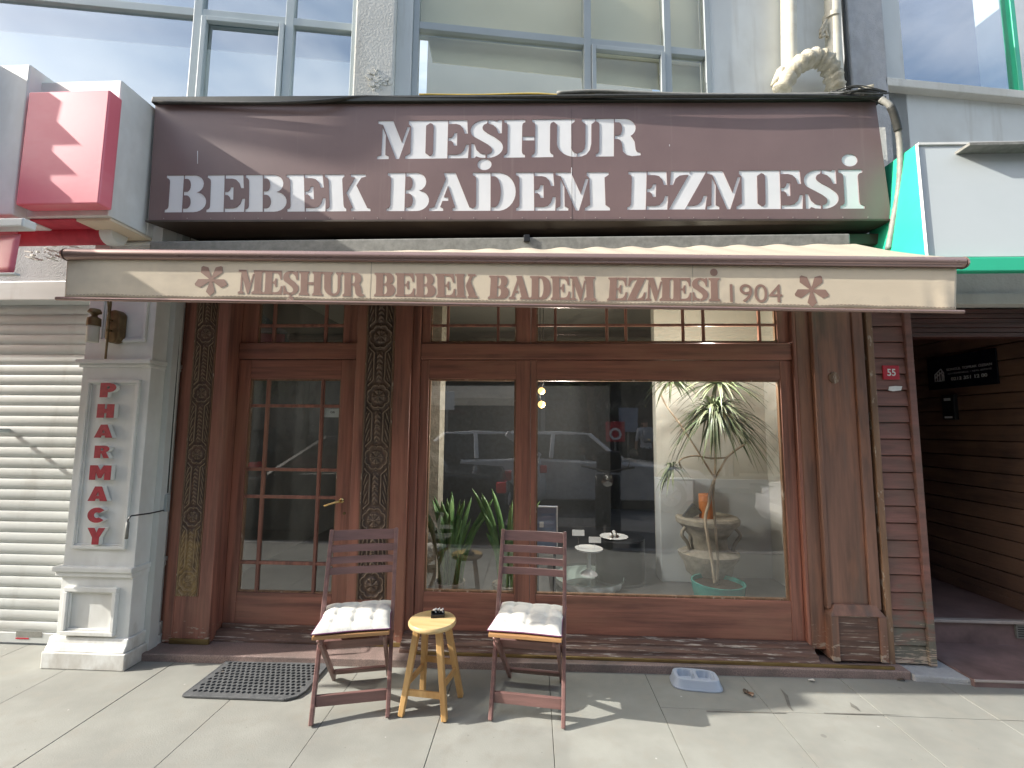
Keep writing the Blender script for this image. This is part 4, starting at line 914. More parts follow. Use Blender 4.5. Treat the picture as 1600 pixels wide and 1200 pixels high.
# PHARMACY letters
ps = thing('pharmacy_lettering', 'eight red three dimensional capital letters reading PHARMACY down the white pillar', 'sign', (-2.7, yP, .5))
PB = [(0, 0), (0, 1), (.60, 1), (.80, .95), (.95, .84), (1, .68), (.95, .52), (.80, .40), (.60, .35), (.50, .35), (.50, 0)]
BLK = {'P': [PB, [(.44, .60), (.44, .76), (.55, .76), (.60, .68), (.55, .60)]],
 'H': [[(0, 0), (0, 1), (.44, 1), (.44, .66), (.56, .66), (.56, 1), (1, 1), (1, 0), (.56, 0), (.56, .34), (.44, .34), (.44, 0)]],
 'A': [[(0, 0), (.32, 1), (.68, 1), (1, 0), (.62, 0), (.58, .15), (.42, .15), (.38, 0)], [(.44, .38), (.56, .38), (.50, .62)]],
 'R': [[(0, 0), (0, 1), (.62, 1), (.82, .96), (.95, .84), (.96, .66), (.86, .52), (.76, .48), (1, 0), (.62, 0), (.48, .36), (.42, .36), (.42, 0)], [(.42, .62), (.42, .76), (.54, .76), (.58, .69), (.54, .62)]],
 'M': [[(0, 0), (0, 1), (.36, 1), (.50, .66), (.64, 1), (1, 1), (1, 0), (.70, 0), (.70, .52), (.57, .12), (.43, .12), (.30, .52), (.30, 0)]],
 'C': [arc(.52, .5, .52, .5, 38, 322, 22)+[(.70, .34)]+arc(.53, .5, .16, .17, 310, 50, 12)+[(.70, .66)]],
 'Y': [[(0, 1), (.40, 1), (.52, .70), (.62, 1), (1, 1), (.70, .42), (.70, 0), (.30, 0), (.30, .42)]]}
boxes = [('P',155,181,599,621),('H',150,178,632,653),('A',146,176,664,684),('R',146,171,697,716),('M',138,173,728,750),('A',136,168,761,783),('C',135,164,794,817),('Y',134,163,826,851)]
for ch, x0_, x1_, y0_, y1_ in boxes:
    yy = yP-.035
    a = atY(x0_, y1_, yy); b = atY(x1_, y0_, yy); c = atY(x1_, y1_, yy)
    w_ = (b.x-atY(x0_, y0_, yy).x+c.x-a.x)/2*.93; h_ = b.z-a.z; xm = (atY(x0_, y0_, yy).x+b.x+a.x+c.x)/4
    poly = [[(xm-w_/2+w_*1.04*x, a.z+h_*1.04*z) for x, z in p] for p in BLK[ch]]
    lo_ = wparent(link('letter', curve_mesh(poly, .0135, Matrix.Translation((0, yy+.0165, 0)), 'letter'), M['white']), ps)
    wparent(link('face', curve_mesh(outline(poly[:1], -.0012)+outline(poly[1:], .0012), .0013, Matrix.Translation((0, yy+.0016, 0)), 'face'), M['redletter']), lo_)
# sconce
sc = thing('wall_lamp', 'brass wall lamp with ribbed glass tube on the white pillar', 'lamp', atY(180, 512, yP))
bpz = atY(181, 511, yP-.03)
Mx = Matrix.Translation(bpz) @ Matrix.Rotation(pi/2, 4, 'X')
g = MB(); g.prism([(bpz.x+.047*cos(t)*(1), bpz.z+(.062 if sin(t) > 0 else -.062)+.045*sin(t)) for t in [i*2*pi/28 for i in range(28)]], yP-.055, yP-.001)
g.build('back_plate', M['antique'], sc, bevel=.008)
rz_ = bpz.x-.004
g = MB(); g.tube([(rz_, yP-.075, atY(178,470,yP-.07).z+.12), (rz_, yP-.075, atY(176,561,yP-.07).z)], .006, 10)
for dz in (.035, -.03): g.tube([(rz_, yP-.05, bpz.z+dz), (rz_, yP-.085, bpz.z+dz)], .007, 10)
g.tube(sm([(rz_, yP-.075, bpz.z+.03+.0), (rz_+.002, yP-.10, bpz.z+.16), (rz_-.03, yP-.13, bpz.z+.20), (rz_-.10, yP-.14, bpz.z+.18)]), .006, 8)
g.build('stem', M['antique'], sc, smooth=True)
lp = atY(147, 500, yP-.14)
g = MB(); g.lathe([(.004,.075),(.026,.07),(.034,.055),(.034,.045),(.02,.038),(.014,.03),(.018,.022),(.034,.012),(.036,-.035),(.034,-.036)], 24, Matrix.Translation((lp.x, yP-.14, lp.z-.002)), cap=False)
g.build('ribbed_cap', M['antique'], sc, smooth=True)
g = MB(); g.lathe([(.029,-.03),(.032,-.05),(.032,-.135),(.029,-.14),(.0,-.14)], 24, Matrix.Translation((lp.x, yP-.14, lp.z)), cap=False); g.build('glass_shade', M['frosted'], sc, smooth=True)
# crank rod
cA = atY(258, 797, -.16); g = MB()
cB = atY(205, 806, -.40); cC = atY(200, 812, -.41); cD = atY(199, 842, -.41)
cr_ = thing('shutter_crank', 'thin black crank rod with a grey grip reaching out beside the carved post', 'crank', cA)
g.tube([cA, cA.lerp(cB, .5)+Vector((0,0,-.004)), cB, cC, Vector((cC.x, cC.y, cC.z-.03))], .0045, 8); g.build('rod', M['black'], cr_, smooth='all')
g = MB(); g.tube([Vector((cC.x, cC.y, cC.z-.015)), Vector((cC.x, cC.y, cD.z))], .009, 10); g.build('grip', M['cablegrey'], cr_, smooth='all')
g = MB(); g.box(cA.x-.01, cA.x+.014, -.17, -.14, cA.z-.01, cA.z+.10); g.build('bracket', M['grey'], cr_, bevel=.002)
g = MB(); p0_ = atY(262, 770, -.15); p1_ = atY(283, 485, -.15); g.tube(sm([p0_, p0_.lerp(p1_, .5), p1_, p1_+Vector((.0,0,.3))]), .004, 6)
tag(g.build('wall_wire', M['cable'], smooth='all'), 'thin black wire running down the edge between the pillar and the carved post', 'wire')

# pharmacy box sign
bs = thing('box_sign', 'white box sign with raised pink red square panel left of the brown sign', 'sign', (-2.9, -.45, 2.7))
yb_ = -.62
R0, R1 = -2.495, -2.495
zb0, zb1 = atY(190, 337, yb_).z, atY(193, 125, yb_).z
g = MB(); g.box(-3.30, R0, yb_, -.36, zb0, zb1); g.box(R0-.30, R0-.001, -.359, -.1, zb0, zb1-.02); bx_ = g.build('box', M['white'], bs, bevel=.006)
g = MB(); ra = atY(22, 318, -.70); rb = atY(168, 142, -.70)
ra = atY(24, 320, -.705); rb = atY(174, 140, -.705)
g.box(ra.x+.0, rb.x-.01, -.705, yb_-.001, ra.z, rb.z); g.build('raised_panel', M['red'], bs, bevel=.008)
xf = ra.x-.40; prof = [(-.36, zb0-.02), (-.36, zb1+.06)]     # unseen fin added beyond the left edge, notched to cast the zigzag shadow
for cx_, cy_ in ((170,30),(240,70),(325,130),(300,235),(425,355),(280,358),(275,390),(405,512),(270,514),(265,540),(380,640)):
    p = atY(cx_*.3, 120+cy_*.3, -.705); dx = p.x-xf; prof.append((-.705-.2*dx, p.z+.63*dx))
prof.append((prof[-1][0], zb0-.02))
g = MB(); g.prismx(prof, xf-.04, xf); g.build('shadow_fin', M['white'], bs, bevel=.002)
g = MB(); g.box(xf+.001, ra.x-.03, -.69, -.36, zb0-.02, zb1+.06); g.build('end_block', M['white'], bs, bevel=.008)
g = MB(); 
g = MB(); g.box(-3.3,-2.72,-.60,-.34,zb0-.012,zb0-.002); g.build('underside', M['redfab'], bs, bevel=.003)
g = MB(); g.box(-2.715,-2.50,-.60,-.12,zb0-.02,zb0-.002); g.build('underside', M['canvas'], bs, bevel=.003)
# rolled red awning
ra_ = thing('rolled_awning', 'rolled up dark red awning with white end cap under the box sign', 'awning', (-2.75, -.4, 2.5))
q = atY(150, 368, -.42); q2 = atY(178, 368, -.42)
g = MB(); g.tube([(-3.6, -.42, q.z-.005), (q2.x-.035, -.42, q.z)], .058, 20); g.build('roll', M['redfab'], ra_, smooth=True)
g = MB(); g.tube([(q2.x-.034, -.42, q.z), (q2.x+.025, -.42, q.z), (q2.x+.04, -.42, q.z)], [.066, .066, .055], 20); g.build('end_cap', M['white'], ra_, smooth=True)
# neighbour's awning tip at far left
la = thing('side_awning', 'end of a pink red awning with white front bar at the left edge', 'awning', (-3.0, -1.1, 2.3))
p = atY(51, 352, -1.1); g = MB(); g.box(-4.6, p.x, -1.14, -1.08, atY(20,360,-1.1).z, atY(20,346,-1.1).z); g.build('front_bar', M['white'], la, bevel=.008)
a = atY(33, 366, -1.1); b = atY(26, 427, -1.1)
g = MB(); g.grid(lambda u, v: (-4.6+(a.x+4.6)*u, -1.10+.012*sin(u*30)+.01*v, b.z+(a.z-b.z)*v), 60, 6); o = g.build('valance', M['redfab'] if False else M['red'], la, smooth='all'); m_ = o.modifiers.new('s','SOLIDIFY'); m_.thickness = .002
g = MB(); g.box(-4.6, b.x+.008, -1.115, -1.09, b.z-.012, b.z-.0); g.build('hem_rod', M['white'], la, bevel=.003)
g = MB(); g.add([(-4.6,-1.1,a.z+.05),(a.x-.02,-1.1,a.z+.05),(-3.25,-.45,a.z+.20),(-4.6,-.45,a.z+.20)], [(0,1,2,3)]); o = g.build('canopy', M['redfab'], la); m_ = o.modifiers.new('s','SOLIDIFY'); m_.thickness = .003

# ------------------------------------------------------------ right neighbour
NB = thing('right_building', 'grey rendered building with blue tinted window and dark panelled entrance passage', 'building', (3.2, 0, 0))
g = MB(U.M); n0 = U.at(1329, 75, .1)[0]; n1 = U.at(1384, 75, .1)[0]
g.box(n0, n1, -.10, .5, 2.9, 6.6); g.build('rendered_pillar', M['concrete'], NB, bevel=.01)
g = MB(U.M); g.box(ux(1600,20)-.0, n1+6, -.02, .0, 2.9, 6.6) if False else None
gwr = U.at(1576, 60)[0]
g.box(n1+.001, gwr, -.0, .012, uz(1480,135), 6.6); o = g.build('window_pane', M['upglass'], NB)
g = MB(U.M); g.box(n1+.001, n1+3, .5, .6, 2.9, 6.6); g.build('room_wall', mat('navy_blind', (.05,.08,.17), (.045,.07,.15), (3,3,3), .8), NB)
g = MB(U.M); g.box(gwr, gwr+.05, -.04, .05, uz(1500,140), 6.6); g.build('window_frame', M['green'], NB, bevel=.004)
g = MB(U.M); g.box(gwr+.051, gwr+4, -.04, .3, uz(1500,150), 6.6); g.build('wall', M['white'], NB, bevel=.004)
g = MB(U.M); sz = uz(1500,150); g.box(n1-.03, n1+6, -.10, .3, sz-.05, sz+.03); g.build('sill', M['render'], NB, bevel=.008)
g = MB(); g.box(2.56, 8, -.02, .6, 2.3, 2.98); g.build('wall', M['render'], NB)
g = MB(U.M); g.box(U.at(1332,140,.02)[0], n1+6, -.02, .4, 2.6, sz-.0); g.build('wall', M['smoothwall'], NB)
# passage
xr_ = 3.43; zf = .2
g = MB(); g.box(2.52, 6.5, -.205, .26, -.03, .040); g.build('lower_step', M['marble'], NB, bevel=.006)
g = MB(); g.box(2.52, 6.5, .25, 3.2, -.03, zf-.022); g.build('upper_step', M['marble'], NB, bevel=.003)
g = MB(); g.box(2.52, 6.5, .225, .262, zf-.02, zf); g.build('step_nosing', M['marblelit'], NB, bevel=.004)
g = MB(); g.box(2.52, 6.5, .264, 3.2, zf-.02, zf-.001); g.build('passage_floor', M['marble'], NB)
g = MB(); g.box(2.52, 6.5, -.212, -.203, .028, .042); g.build('step_edge', M['marblelit'], NB, bevel=.003)
g = MB(); q = zf+.0; bh = .118; r = random.Random(9)
while q < 2.5:
    g.prismx([(.06,q+.003),(.06,q+bh-.004),(3.1,q+bh-.004),(3.1,q+.003)], xr_-.0, xr_+.05); q += bh
g.box(xr_-.01, xr_+.03, .27, 3.1, zf, zf+.06)
g.build('board_wall', M['passwood'], NB, bevel=.004)
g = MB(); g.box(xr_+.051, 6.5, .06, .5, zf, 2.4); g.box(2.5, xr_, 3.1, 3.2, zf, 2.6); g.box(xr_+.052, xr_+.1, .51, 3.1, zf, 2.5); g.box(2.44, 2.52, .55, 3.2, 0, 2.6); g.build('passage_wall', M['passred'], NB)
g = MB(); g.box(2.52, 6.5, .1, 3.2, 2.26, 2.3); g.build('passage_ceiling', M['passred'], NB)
g = MB()
for k in range(6): g.box(2.50, 6.5, .02+.004*(k % 2), .1, 2.07+k*.032, 2.07+k*.032+.029)
g.build('entrance_lintel', M['passred'], NB, bevel=.003)
g = MB(); g.box(2.50, 6.5, -.06, .1, 2.27, 2.34); g.box(2.50, 6.5, -.03, .1, 2.341, 2.6); g.build('lintel_band', M['render'], NB, bevel=.004)
# vent grille in step riser
v0 = atY(1586, 996, .25); v1_ = atY(1600, 974, .25)
vg = thing('vent_grille', 'small dark slotted vent grille in the marble step riser', 'vent', (v0.x, .25, .1))
g = MB(); g.box(v0.x, v0.x+.10, .236, .2495, v0.z, v1_.z); g.build('frame', M['cablegrey'], vg)
g = MB()
for k in range(5): z_ = v0.z+.012+k*(v1_.z-v0.z-.02)/5; g.box(v0.x+.008, v0.x+.092, .234, .2355, z_, z_+.006)
g.build('slots', M['black'], vg)
# plaque on passage wall
pq = thing('company_plaque', 'black plate with white house emblem and phone number on the dark board wall', 'sign', (xr_, .5, 1.8))
def wp(px, py, off=0): p = atX(px, py, xr_-off); return (p.y, p.z)
ppl = [wp(1450,560,.015), wp(1556,545,.015), wp(1558,608,.015), wp(1452,603,.015)]
ys_ = [p[0] for p in ppl]; zs_ = [p[1] for p in ppl]
y1_, y0_ = max(ys_), min(ys_); z1_ = (ppl[0][1]+ppl[1][1])/2; z0_ = (ppl[2][1]+ppl[3][1])/2
g = MB(); g.box(xr_-.02, xr_-.008, y0_, y1_, z0_, z1_); g.build('plate', M['plaque'], pq, bevel=.002)
def wtext(txt, pa, pb, h, name, bold=0.0):                # along the wall, from px pa (left) to pb (right) on baseline
    a, b = wp(*pa, .021), wp(*pb, .021)
    R_ = Matrix(((0,1,0,xr_-.0212),(-1,0,0,a[0]),(0,0,1,(a[1]+b[1])/2),(0,0,0,1)))
    me = text_mesh(txt, abs(a[0]-b[0]), h, 0, R_, name, bold); wparent(link(name, me, M['whiteprint']), pq)
wtext('SONGÜL TOPRAK ÖZSAN', (1479,580), (1550,570), .020, 'lettering', .012)
wtext('GAYRİMENKUL • REAL ESTATE', (1481,585), (1550,577.5), .013, 'lettering')
wtext('0212 351 12 00', (1486,595), (1543,588), .027, 'lettering', .03)
g = MB(); a = wp(1461,597,.021); b = wp(1476,597,.021); tp = wp(1468,577,.021)
yl, yr = a[0], b[0]; zb_ = a[1]; hh = tp[1]-zb_
for k in range(4):
    u = k/4; g.box(xr_-.0222, xr_-.0205, yl+(yr-yl)*u-.008, yl+(yr-yl)*u, zb_, zb_+hh*(.55+.12*k))
g.box(xr_-.0222, xr_-.0205, yr, yr+.008, zb_, zb_+hh*.55); g.box(xr_-.0222, xr_-.0205, yl, yr, zb_, zb_+.006)
for z_ in (0, .10): g.bar((xr_-.0213, yl, zb_+hh*(.55)-z_*.3), (xr_-.0213, (yl+yr)/2-.02, zb_+hh*1.0-z_*.3), .0016, .008); g.bar((xr_-.0213, (yl+yr)/2-.02, zb_+hh*1.0-z_*.3), (xr_-.0213, yr, zb_+hh*.6-z_*.3), .0016, .008)
g.build('house_emblem', M['whiteprint'], pq)
# intercom
ic = thing('door_intercom', 'black door intercom with two small white labels below the plaque', 'intercom', (xr_, .5, 1.55))
i0 = wp(1474,656,.03); i1 = wp(1490,616,.03)
g = MB(); g.box(xr_-.035, xr_-.001, min(i0[0],i1[0]), max(i0[0],i1[0]), i0[1], i1[1]); g.build('case', M['black'], ic, bevel=.006)
ym = (i0[0]+i1[0])/2; g = MB(); g.box(xr_-.0365, xr_-.0345, ym-.03, ym+.03, i1[1]-.05, i1[1]-.028); g.box(xr_-.0365, xr_-.0345, ym-.035, ym+.035, i0[1]+.012, i0[1]+.028); g.build('label', M['whiteprint'], ic)
# green edged sign
gs = thing('blank_sign', 'blank pale grey sign panel with green side over the entrance', 'sign', (3, -.5, 2.7))
p1, p2, p3, p4 = (atY(1433,227,-.42), atY(1600,236,-.42), atY(1600,404,-.56), atY(1449,402,-.56))
ext = 2.0; k_ = (p2.z-p1.z)/(p2.x-p1.x)
p2 = Vector((5, p2.y, p1.z-.02)); p3 = Vector((5, p3.y, p4.z-.005))
g = MB(); g.hexa([p4, p3, p3+Vector((0,.03,0)), p4+Vector((0,.03,0)), p1, p2, p2+Vector((0,.03,0)), p1+Vector((0,.03,0))]); g.build('panel', M['palegrey'], gs, bevel=.003)
g = MB(); g.bar(p1+Vector((-.006,-.004,0)), p4+Vector((-.006,-.004,0)), .012, .016); g.bar(p1+Vector((0,-.004,.004)), p2+Vector((0,-.004,.004)), .014, .014); g.build('panel_edge', M['white'], gs)
s1 = atY(1422,227,-.20); s2 = atY(1405,390,-.20); s2b = atY(1412, 372, -.22)
g = MB(); a = p1+Vector((-.012,.0,0)); b = p4+Vector((-.012,.0,0))
g.hexa([b, b+Vector((.01,0,0)), Vector((b.x-.0,-.12,b.z-.0)), Vector((b.x-.01,-.12,b.z)), a, a+Vector((.01,0,0)), Vector((a.x,-.12,a.z)), Vector((a.x-.01,-.12,a.z))])
g.build('side_flap', M['green'], gs)
g = MB(); gb0 = atY(1440,404,-.58).z; gb1 = atY(1500,426,-.58).z; g.box(p4.x-.05, 5, -.60, -.555, gb1, gb0-.002); g.build('bottom_edge', M['green'], gs, bevel=.006)
g = MB(); lf_ = atY(1510,229,-.5); g.box(lf_.x, 5, -.52, -.36, lf_.z-.004, lf_.z+.012); g.build('loose_flap', M['cablegrey'], gs)
# number plate and sticker
npz = atY(1392, 582, -.062); w2_, h2_ = .052, .038
hn = thing('house_number_plate', 'small red enamel plate reading 55 on the boarded column', 'sign', (npz.x, -.062, npz.z))
a = atY(1379,571,-.066); b = atY(1406,593,-.066)
g = MB(); g.box(a.x, b.x, -.0675, -.058, b.z, a.z); g.build('plate', M['plate_red'], hn, bevel=.002)
wd = (b.x-a.x)*.52; ht = (a.z-b.z)*.5
me = text_mesh('55', wd, ht, 0, Matrix.Translation(((a.x+b.x)/2-wd/2, -.0682, (a.z+b.z)/2-ht/2)), 'numerals', .02); wparent(link('numerals', me, M['whiteprint']), hn)
p = atY(1398, 607, -.062); g = MB(); g.prism([(p.x-.042,p.z-.012),(p.x-.034,p.z+.012),(p.x+.0,p.z+.016),(p.x+.045,p.z+.014),(p.x+.036,p.z-.012),(p.x-.01,p.z-.018)], -.0655, -.060)
tag(g.build('torn_sticker', M['whiteprint']), 'torn white sticker scrap just below the red number plate', 'sticker')

# unseen board added past the left edge to shade pillar and awning end
bn = thing('shadow_board', 'tall pale unseen board added beyond the left edge to cast shadows', 'sign', (-3.62, -.4, 2.7))
g = MB(); g.prismx([(-.40,1.0),(-.58,1.0),(-.58,2.70),(-1.12,2.76),(-1.46,2.76),(-1.46,3.21),(-.40,3.21)], -3.64, -3.60); g.build('board', M['palegrey'], bn, bevel=.004)
g = MB(); g.tube([(-3.62, -.42, 3.235), (-3.62, .02, 3.235)], .014, 10); g.tube([(-3.62, -.42, 1.4), (-3.62, -.06, 1.4)], .014, 10); g.each('bracket', M['grey'], bn, smooth=True)
# ------------------------------------------------------------ chairs, stool
def make_chair(label):
    t = thing('folding_chair', label, 'chair', (0, 0, 0), 0, 'slatted folding chairs')
    X0 = .180; TY = .30; TZ = .862
    for s_ in (-1, 1):
        g = MB(); g.bar((s_*X0, 0, .004), (s_*X0*.985, TY, TZ), .020, .036, up=(0, -1, .35)); g.build('stile', M['chair'], t, bevel=.004)
        g = MB(); g.bar((s_*(X0-.026), -.045, .425), (s_*(X0-.030), .415, .006), .018, .034, up=(0, 1, 1)); g.build('rear_leg', M['chair'], t, bevel=.004)
    yz = lambda z: TY*z/TZ
    for z0, z1 in ((.806, .858), (.747, .783), (.690, .724), (.638, .672)):
        g = MB(); n = 10; w = X0-.010
        def fn(u, v, front):
            x = -w+2*w*u; z = z0+(z1-z0)*v; return (x, yz(z)-.006+.010*(1-(x/w)**2)+(0 if front else .011), z)
        g.grid(lambda u, v: fn(u, v, 1), n, 1); g.grid(lambda u, v: fn(1-u, v, 0), n, 1)
        m = len(g.v)//2; N = n+1
        for i in range(n): g.f.append((i, m+(n-i), m+(n-i-1), i+1)); g.f.append((N+i+1, m+N+(n-i-1), m+N+(n-i), N+i))
        g.f.append((0, N, m+N+n, m+n)); g.f.append((n, m, m+N, N+n))
        g.build('back_slat', M['chair'], t, bevel=.002)
    # seat: rails and slats
    g = MB()
    for s_ in (-1, 1): g.bar((s_*(X0-.040), -.07, .418), (s_*(X0-.040), .285, .405), .018, .03)
    g.build('seat_rail', M['chair'], t, bevel=.003)
    for k in range(7):
        y0 = -.085+k*.053; g = MB(); zz = .434-k*.0018
        if k == 0: g.box(-X0+.002, X0-.002, y0, y0+.044, zz-.002, zz+.016)
        else: g.box(-X0+.016, X0-.016, y0, y0+.044, zz, zz+.014)
        g.build('seat_slat', M['slat'], t, bevel=.003)
    g = MB(); g.box(-X0+.011, X0-.011, yz(.10)-.004-.006, yz(.10)+.008, .070, .122); g.build('cross_rail', M['chair'], t, bevel=.003)
    g = MB(); g.bar((-X0+.011, yz(.33), .325), (X0-.011, yz(.33), .325), .018, .058, up=(0, -.5, 1)); g.build('cross_rail', M['chair'], t, bevel=.003)
    g = MB(); g.bar((-X0+.04, .36, .065), (X0-.04, .36, .065), .014, .05, up=(0, -1, 1)); g.build('cross_rail', M['chair'], t, bevel=.003)
    # bolts
    g = MB()
    for s_ in (-1, 1): g.tube([(s_*(X0+.013), yz(.36), .36), (s_*(X0-.04), yz(.36), .36)], .004, 8)
    g.build('pivot_bolt', M['antique'], t)
    return t
def make_cushion(label, loc, rz, seed):
    t = thing('seat_cushion', label, 'cushion', loc, rz, 'tufted seat cushions')
    r = random.Random(seed); W2, D2 = .178, .178
    tu = [(-.5+.0, -.5), (0, -.5), (.5, -.5), (-.5, 0), (0, 0), (.5, 0), (-.5, .5), (0, .5), (.5, .5)]
    tu = [(a*1.1+r.uniform(-.05,.05), b*1.1+r.uniform(-.05,.05)) for a, b in tu]
    ph = r.uniform(0, 6)
    def fn(u, v, top):
        a, b = 2*u-1, 2*v-1
        e = max(0, 1-abs(a)**5)**.55*max(0, 1-abs(b)**5)**.55
        h = .018+.030*e
        for p, q in tu: h -= .009*math.exp(-(((a-p)**2+(b-q)**2)/.012))*e
        h += .002*sin(a*5+ph)*sin(b*4+ph)*e
        for k in (-.55, 0, .55): h -= .006*math.exp(-((a-k)/.07)**2)*e*.9; h -= .006*math.exp(-((b-k)/.07)**2)*e*.9
        pin = .008*(1-max(abs(a), abs(b)))
        x = a*W2*(1+.03*(a*b > 0)*abs(a*b))*(1-.04*(1-b*b)*0); y = b*D2-.006*(1-a*a)*(-1 if b > 0 else 1)*0
        x -= .008*a*(1-abs(b))*1.0; y -= .008*b*(1-abs(a))
        return (x, y, .018+(h-.018) if top else .018-.014*e+.0)
    g = MB(); g.grid(lambda u, v: fn(u, v, True), 48, 48); g.grid(lambda u, v: fn(1-u, v, False), 48, 48)
    bm_v = g
    o = bm_v.build('cushion_body', M['cushion'], t, smooth='all', local=True)
    g = MB(); ring = []
    for k in range(96):
        s_ = k/96*4; i = int(s_); f = s_-i
        a, b = [(-1+2*f, -1), (1, -1+2*f), (1-2*f, 1), (-1, 1-2*f)][i]
        x, y, _ = fn((a+1)/2, (b+1)/2, True); ring.append((x*1.005, y*1.005, .0165))
    ring.append(ring[0]); g.tube(ring, .0032, 6, cap=False); g.build('piping', M['piping'], t, smooth='all', local=True)
    return t
ch1 = make_chair('left folding chair with red brown slats, nearest the black doormat')
ch2 = copy_tree(ch1); ch2['label'] = 'right folding chair with red brown slats, in front of the wooden window mullion'
aL = math.atan2(.095, .376)*.95; aR = -math.atan2(.044, .389)
def ft(p, q): return (atZ(*p)+atZ(*q))/2
pL = ft((484,1136),(607,1121)); pR = ft((762,1125),(885,1140))
place(ch1, (pL.x, pL.y, 0), aL); place(ch2, (pR.x, pR.y, 0), aR)
def onseat(pl, a, dy): return (pl.x-sin(a)*dy, pl.y+cos(a)*dy, .4435)
cu1 = make_cushion('off white tufted cushion on the left folding chair', onseat(pL, aL, .095), aL+.02, 1)
cu2 = make_cushion('off white tufted cushion on the right folding chair', onseat(pR, aR, .10), aR-.01, 4)
# stool
st = thing('stool', 'small round varnished pine stool standing between the two folding chairs', 'stool', (-.522, -.60, 0), radians(-6))
SM = st.matrix_basis
g = MB(); g.lathe([(.0,.418),(.112,.418),(.120,.422),(.124,.430),(.124,.438),(.119,.446),(.0,.448)], 48, cap=False); g.build('seat', M['pinetop'], st, smooth=True, local=True)
fe = [(-.118, -.062), (.105, -.070), (.122, .145-.0), (-.09, .165)]; to = [(-.062, -.055), (.055, -.06), (.062, .055), (-.058, .06)]
fe = [(-.128,-.075),(.100,-.078),(.125,.135),(-.095,.150)]
for (a, b), (c, d) in zip(fe, to):
    g = MB(); g.bar((a, b, .004), (c, d, .419), .028, .030, up=(0, 1, 0), w2=.032, h2=.034); g.build('leg', M['pine'], st, bevel=.004, local=True)
def lg(i, z): t = z/.419; return Vector((fe[i][0]*(1-t)+to[i][0]*t, fe[i][1]*(1-t)+to[i][1]*t, z))
for i, j, z in ((0,1,.115),(1,2,.155),(2,3,.195),(3,0,.155)):
    g = MB(); g.bar(lg(i, z), lg(j, z), .014, .030); g.build('stretcher', M['pine'], st, bevel=.003, local=True)
# black dish with curled pieces
ap = atZ(684, 962, .449)
di = thing('ashtray', 'small square black dish with curled white pieces on the pine stool', 'ashtray', (ap.x, ap.y, .449), radians(12))
g = MB(); g.box(-.036,.036,-.030,.030,0,.006); 
for a in ((-.036,-.030,-.030,.030),(.030,.036,-.030,.030)): g.box(a[0],a[1],a[2],a[3],.006,.016)
g.box(-.030,.030,-.030,-.024,.006,.016); g.box(-.030,.030,.024,.030,.006,.016); g.build('dish', M['black'], di, bevel=.002, local=True)
r = random.Random(2)
for k in range(3):
    g = MB(); c = Vector((-.016+k*.018, .004+r.uniform(-.004,.004), .014)); pts = [c+Vector((.007*cos(t*1.1), .010*sin(t*.9), .004*t)) for t in [i*.7 for i in range(10)]]
    g.tube(pts, [.003+.003*sin(i/9*pi) for i in range(10)], 8); g.build('curled_piece', M['porcelain'], di, smooth='all', local=True)
# doormat
m0, m1, m2, m3 = atZ(281,1089,.012), atZ(462,1093,.012), atZ(480,1040,.012), atZ(338,1034,.012)
mx0, mx1, my0, my1 = m0.x, -1.235, -.575, -.215
dm = thing('doormat', 'black rubber doormat with rows of round holes in front of the door', 'doormat', (mx0, my0, 0))
cx_ = .07
outer = [(mx0, my0+.008), (mx0+.006, my0), (mx1-cx_, my0), (mx1-.02, my0+.03), (mx1, my0+cx_+.01), (mx1, my1), (mx0+.0, my1)]
holes = []
ny = 11; nx = 19; bx0, bx1, by0, by1 = mx0+.022, mx1-.018, my0+.030, my1-.014
dx_ = (bx1-bx0)/(nx+.5); dy_ = (by1-by0)/ny
for j in range(ny):
    for i in range(nx):
        cx = bx0+dx_*(i+.5+(.5 if j % 2 else 0)); cy = by0+dy_*(j+.5)
        if cx > mx1-cx_-.0 and cy < my0+cx_+.01 and (cx-(mx1-cx_))+((my0+cx_)-cy) > .055: continue
        holes.append([(cx+.0118*cos(t), cy+.0118*sin(t)) for t in [k*2*pi/10 for k in range(10)]])
me = curve_mesh([outer]+holes, .0055, Matrix.Translation((0, 0, .0075)) @ Matrix(((1,0,0,0),(0,0,1,0),(0,1,0,0),(0,0,0,1))), 'mat_grid'); o = wparent(link('mat_grid', me, M['rubber']), dm)
g = MB(); 
for a, b in zip(outer, outer[1:]+outer[:1]): g.bar((*a, .008), (*b, .008), .010, .012)
g.build('border', M['rubber'], dm, bevel=.003)
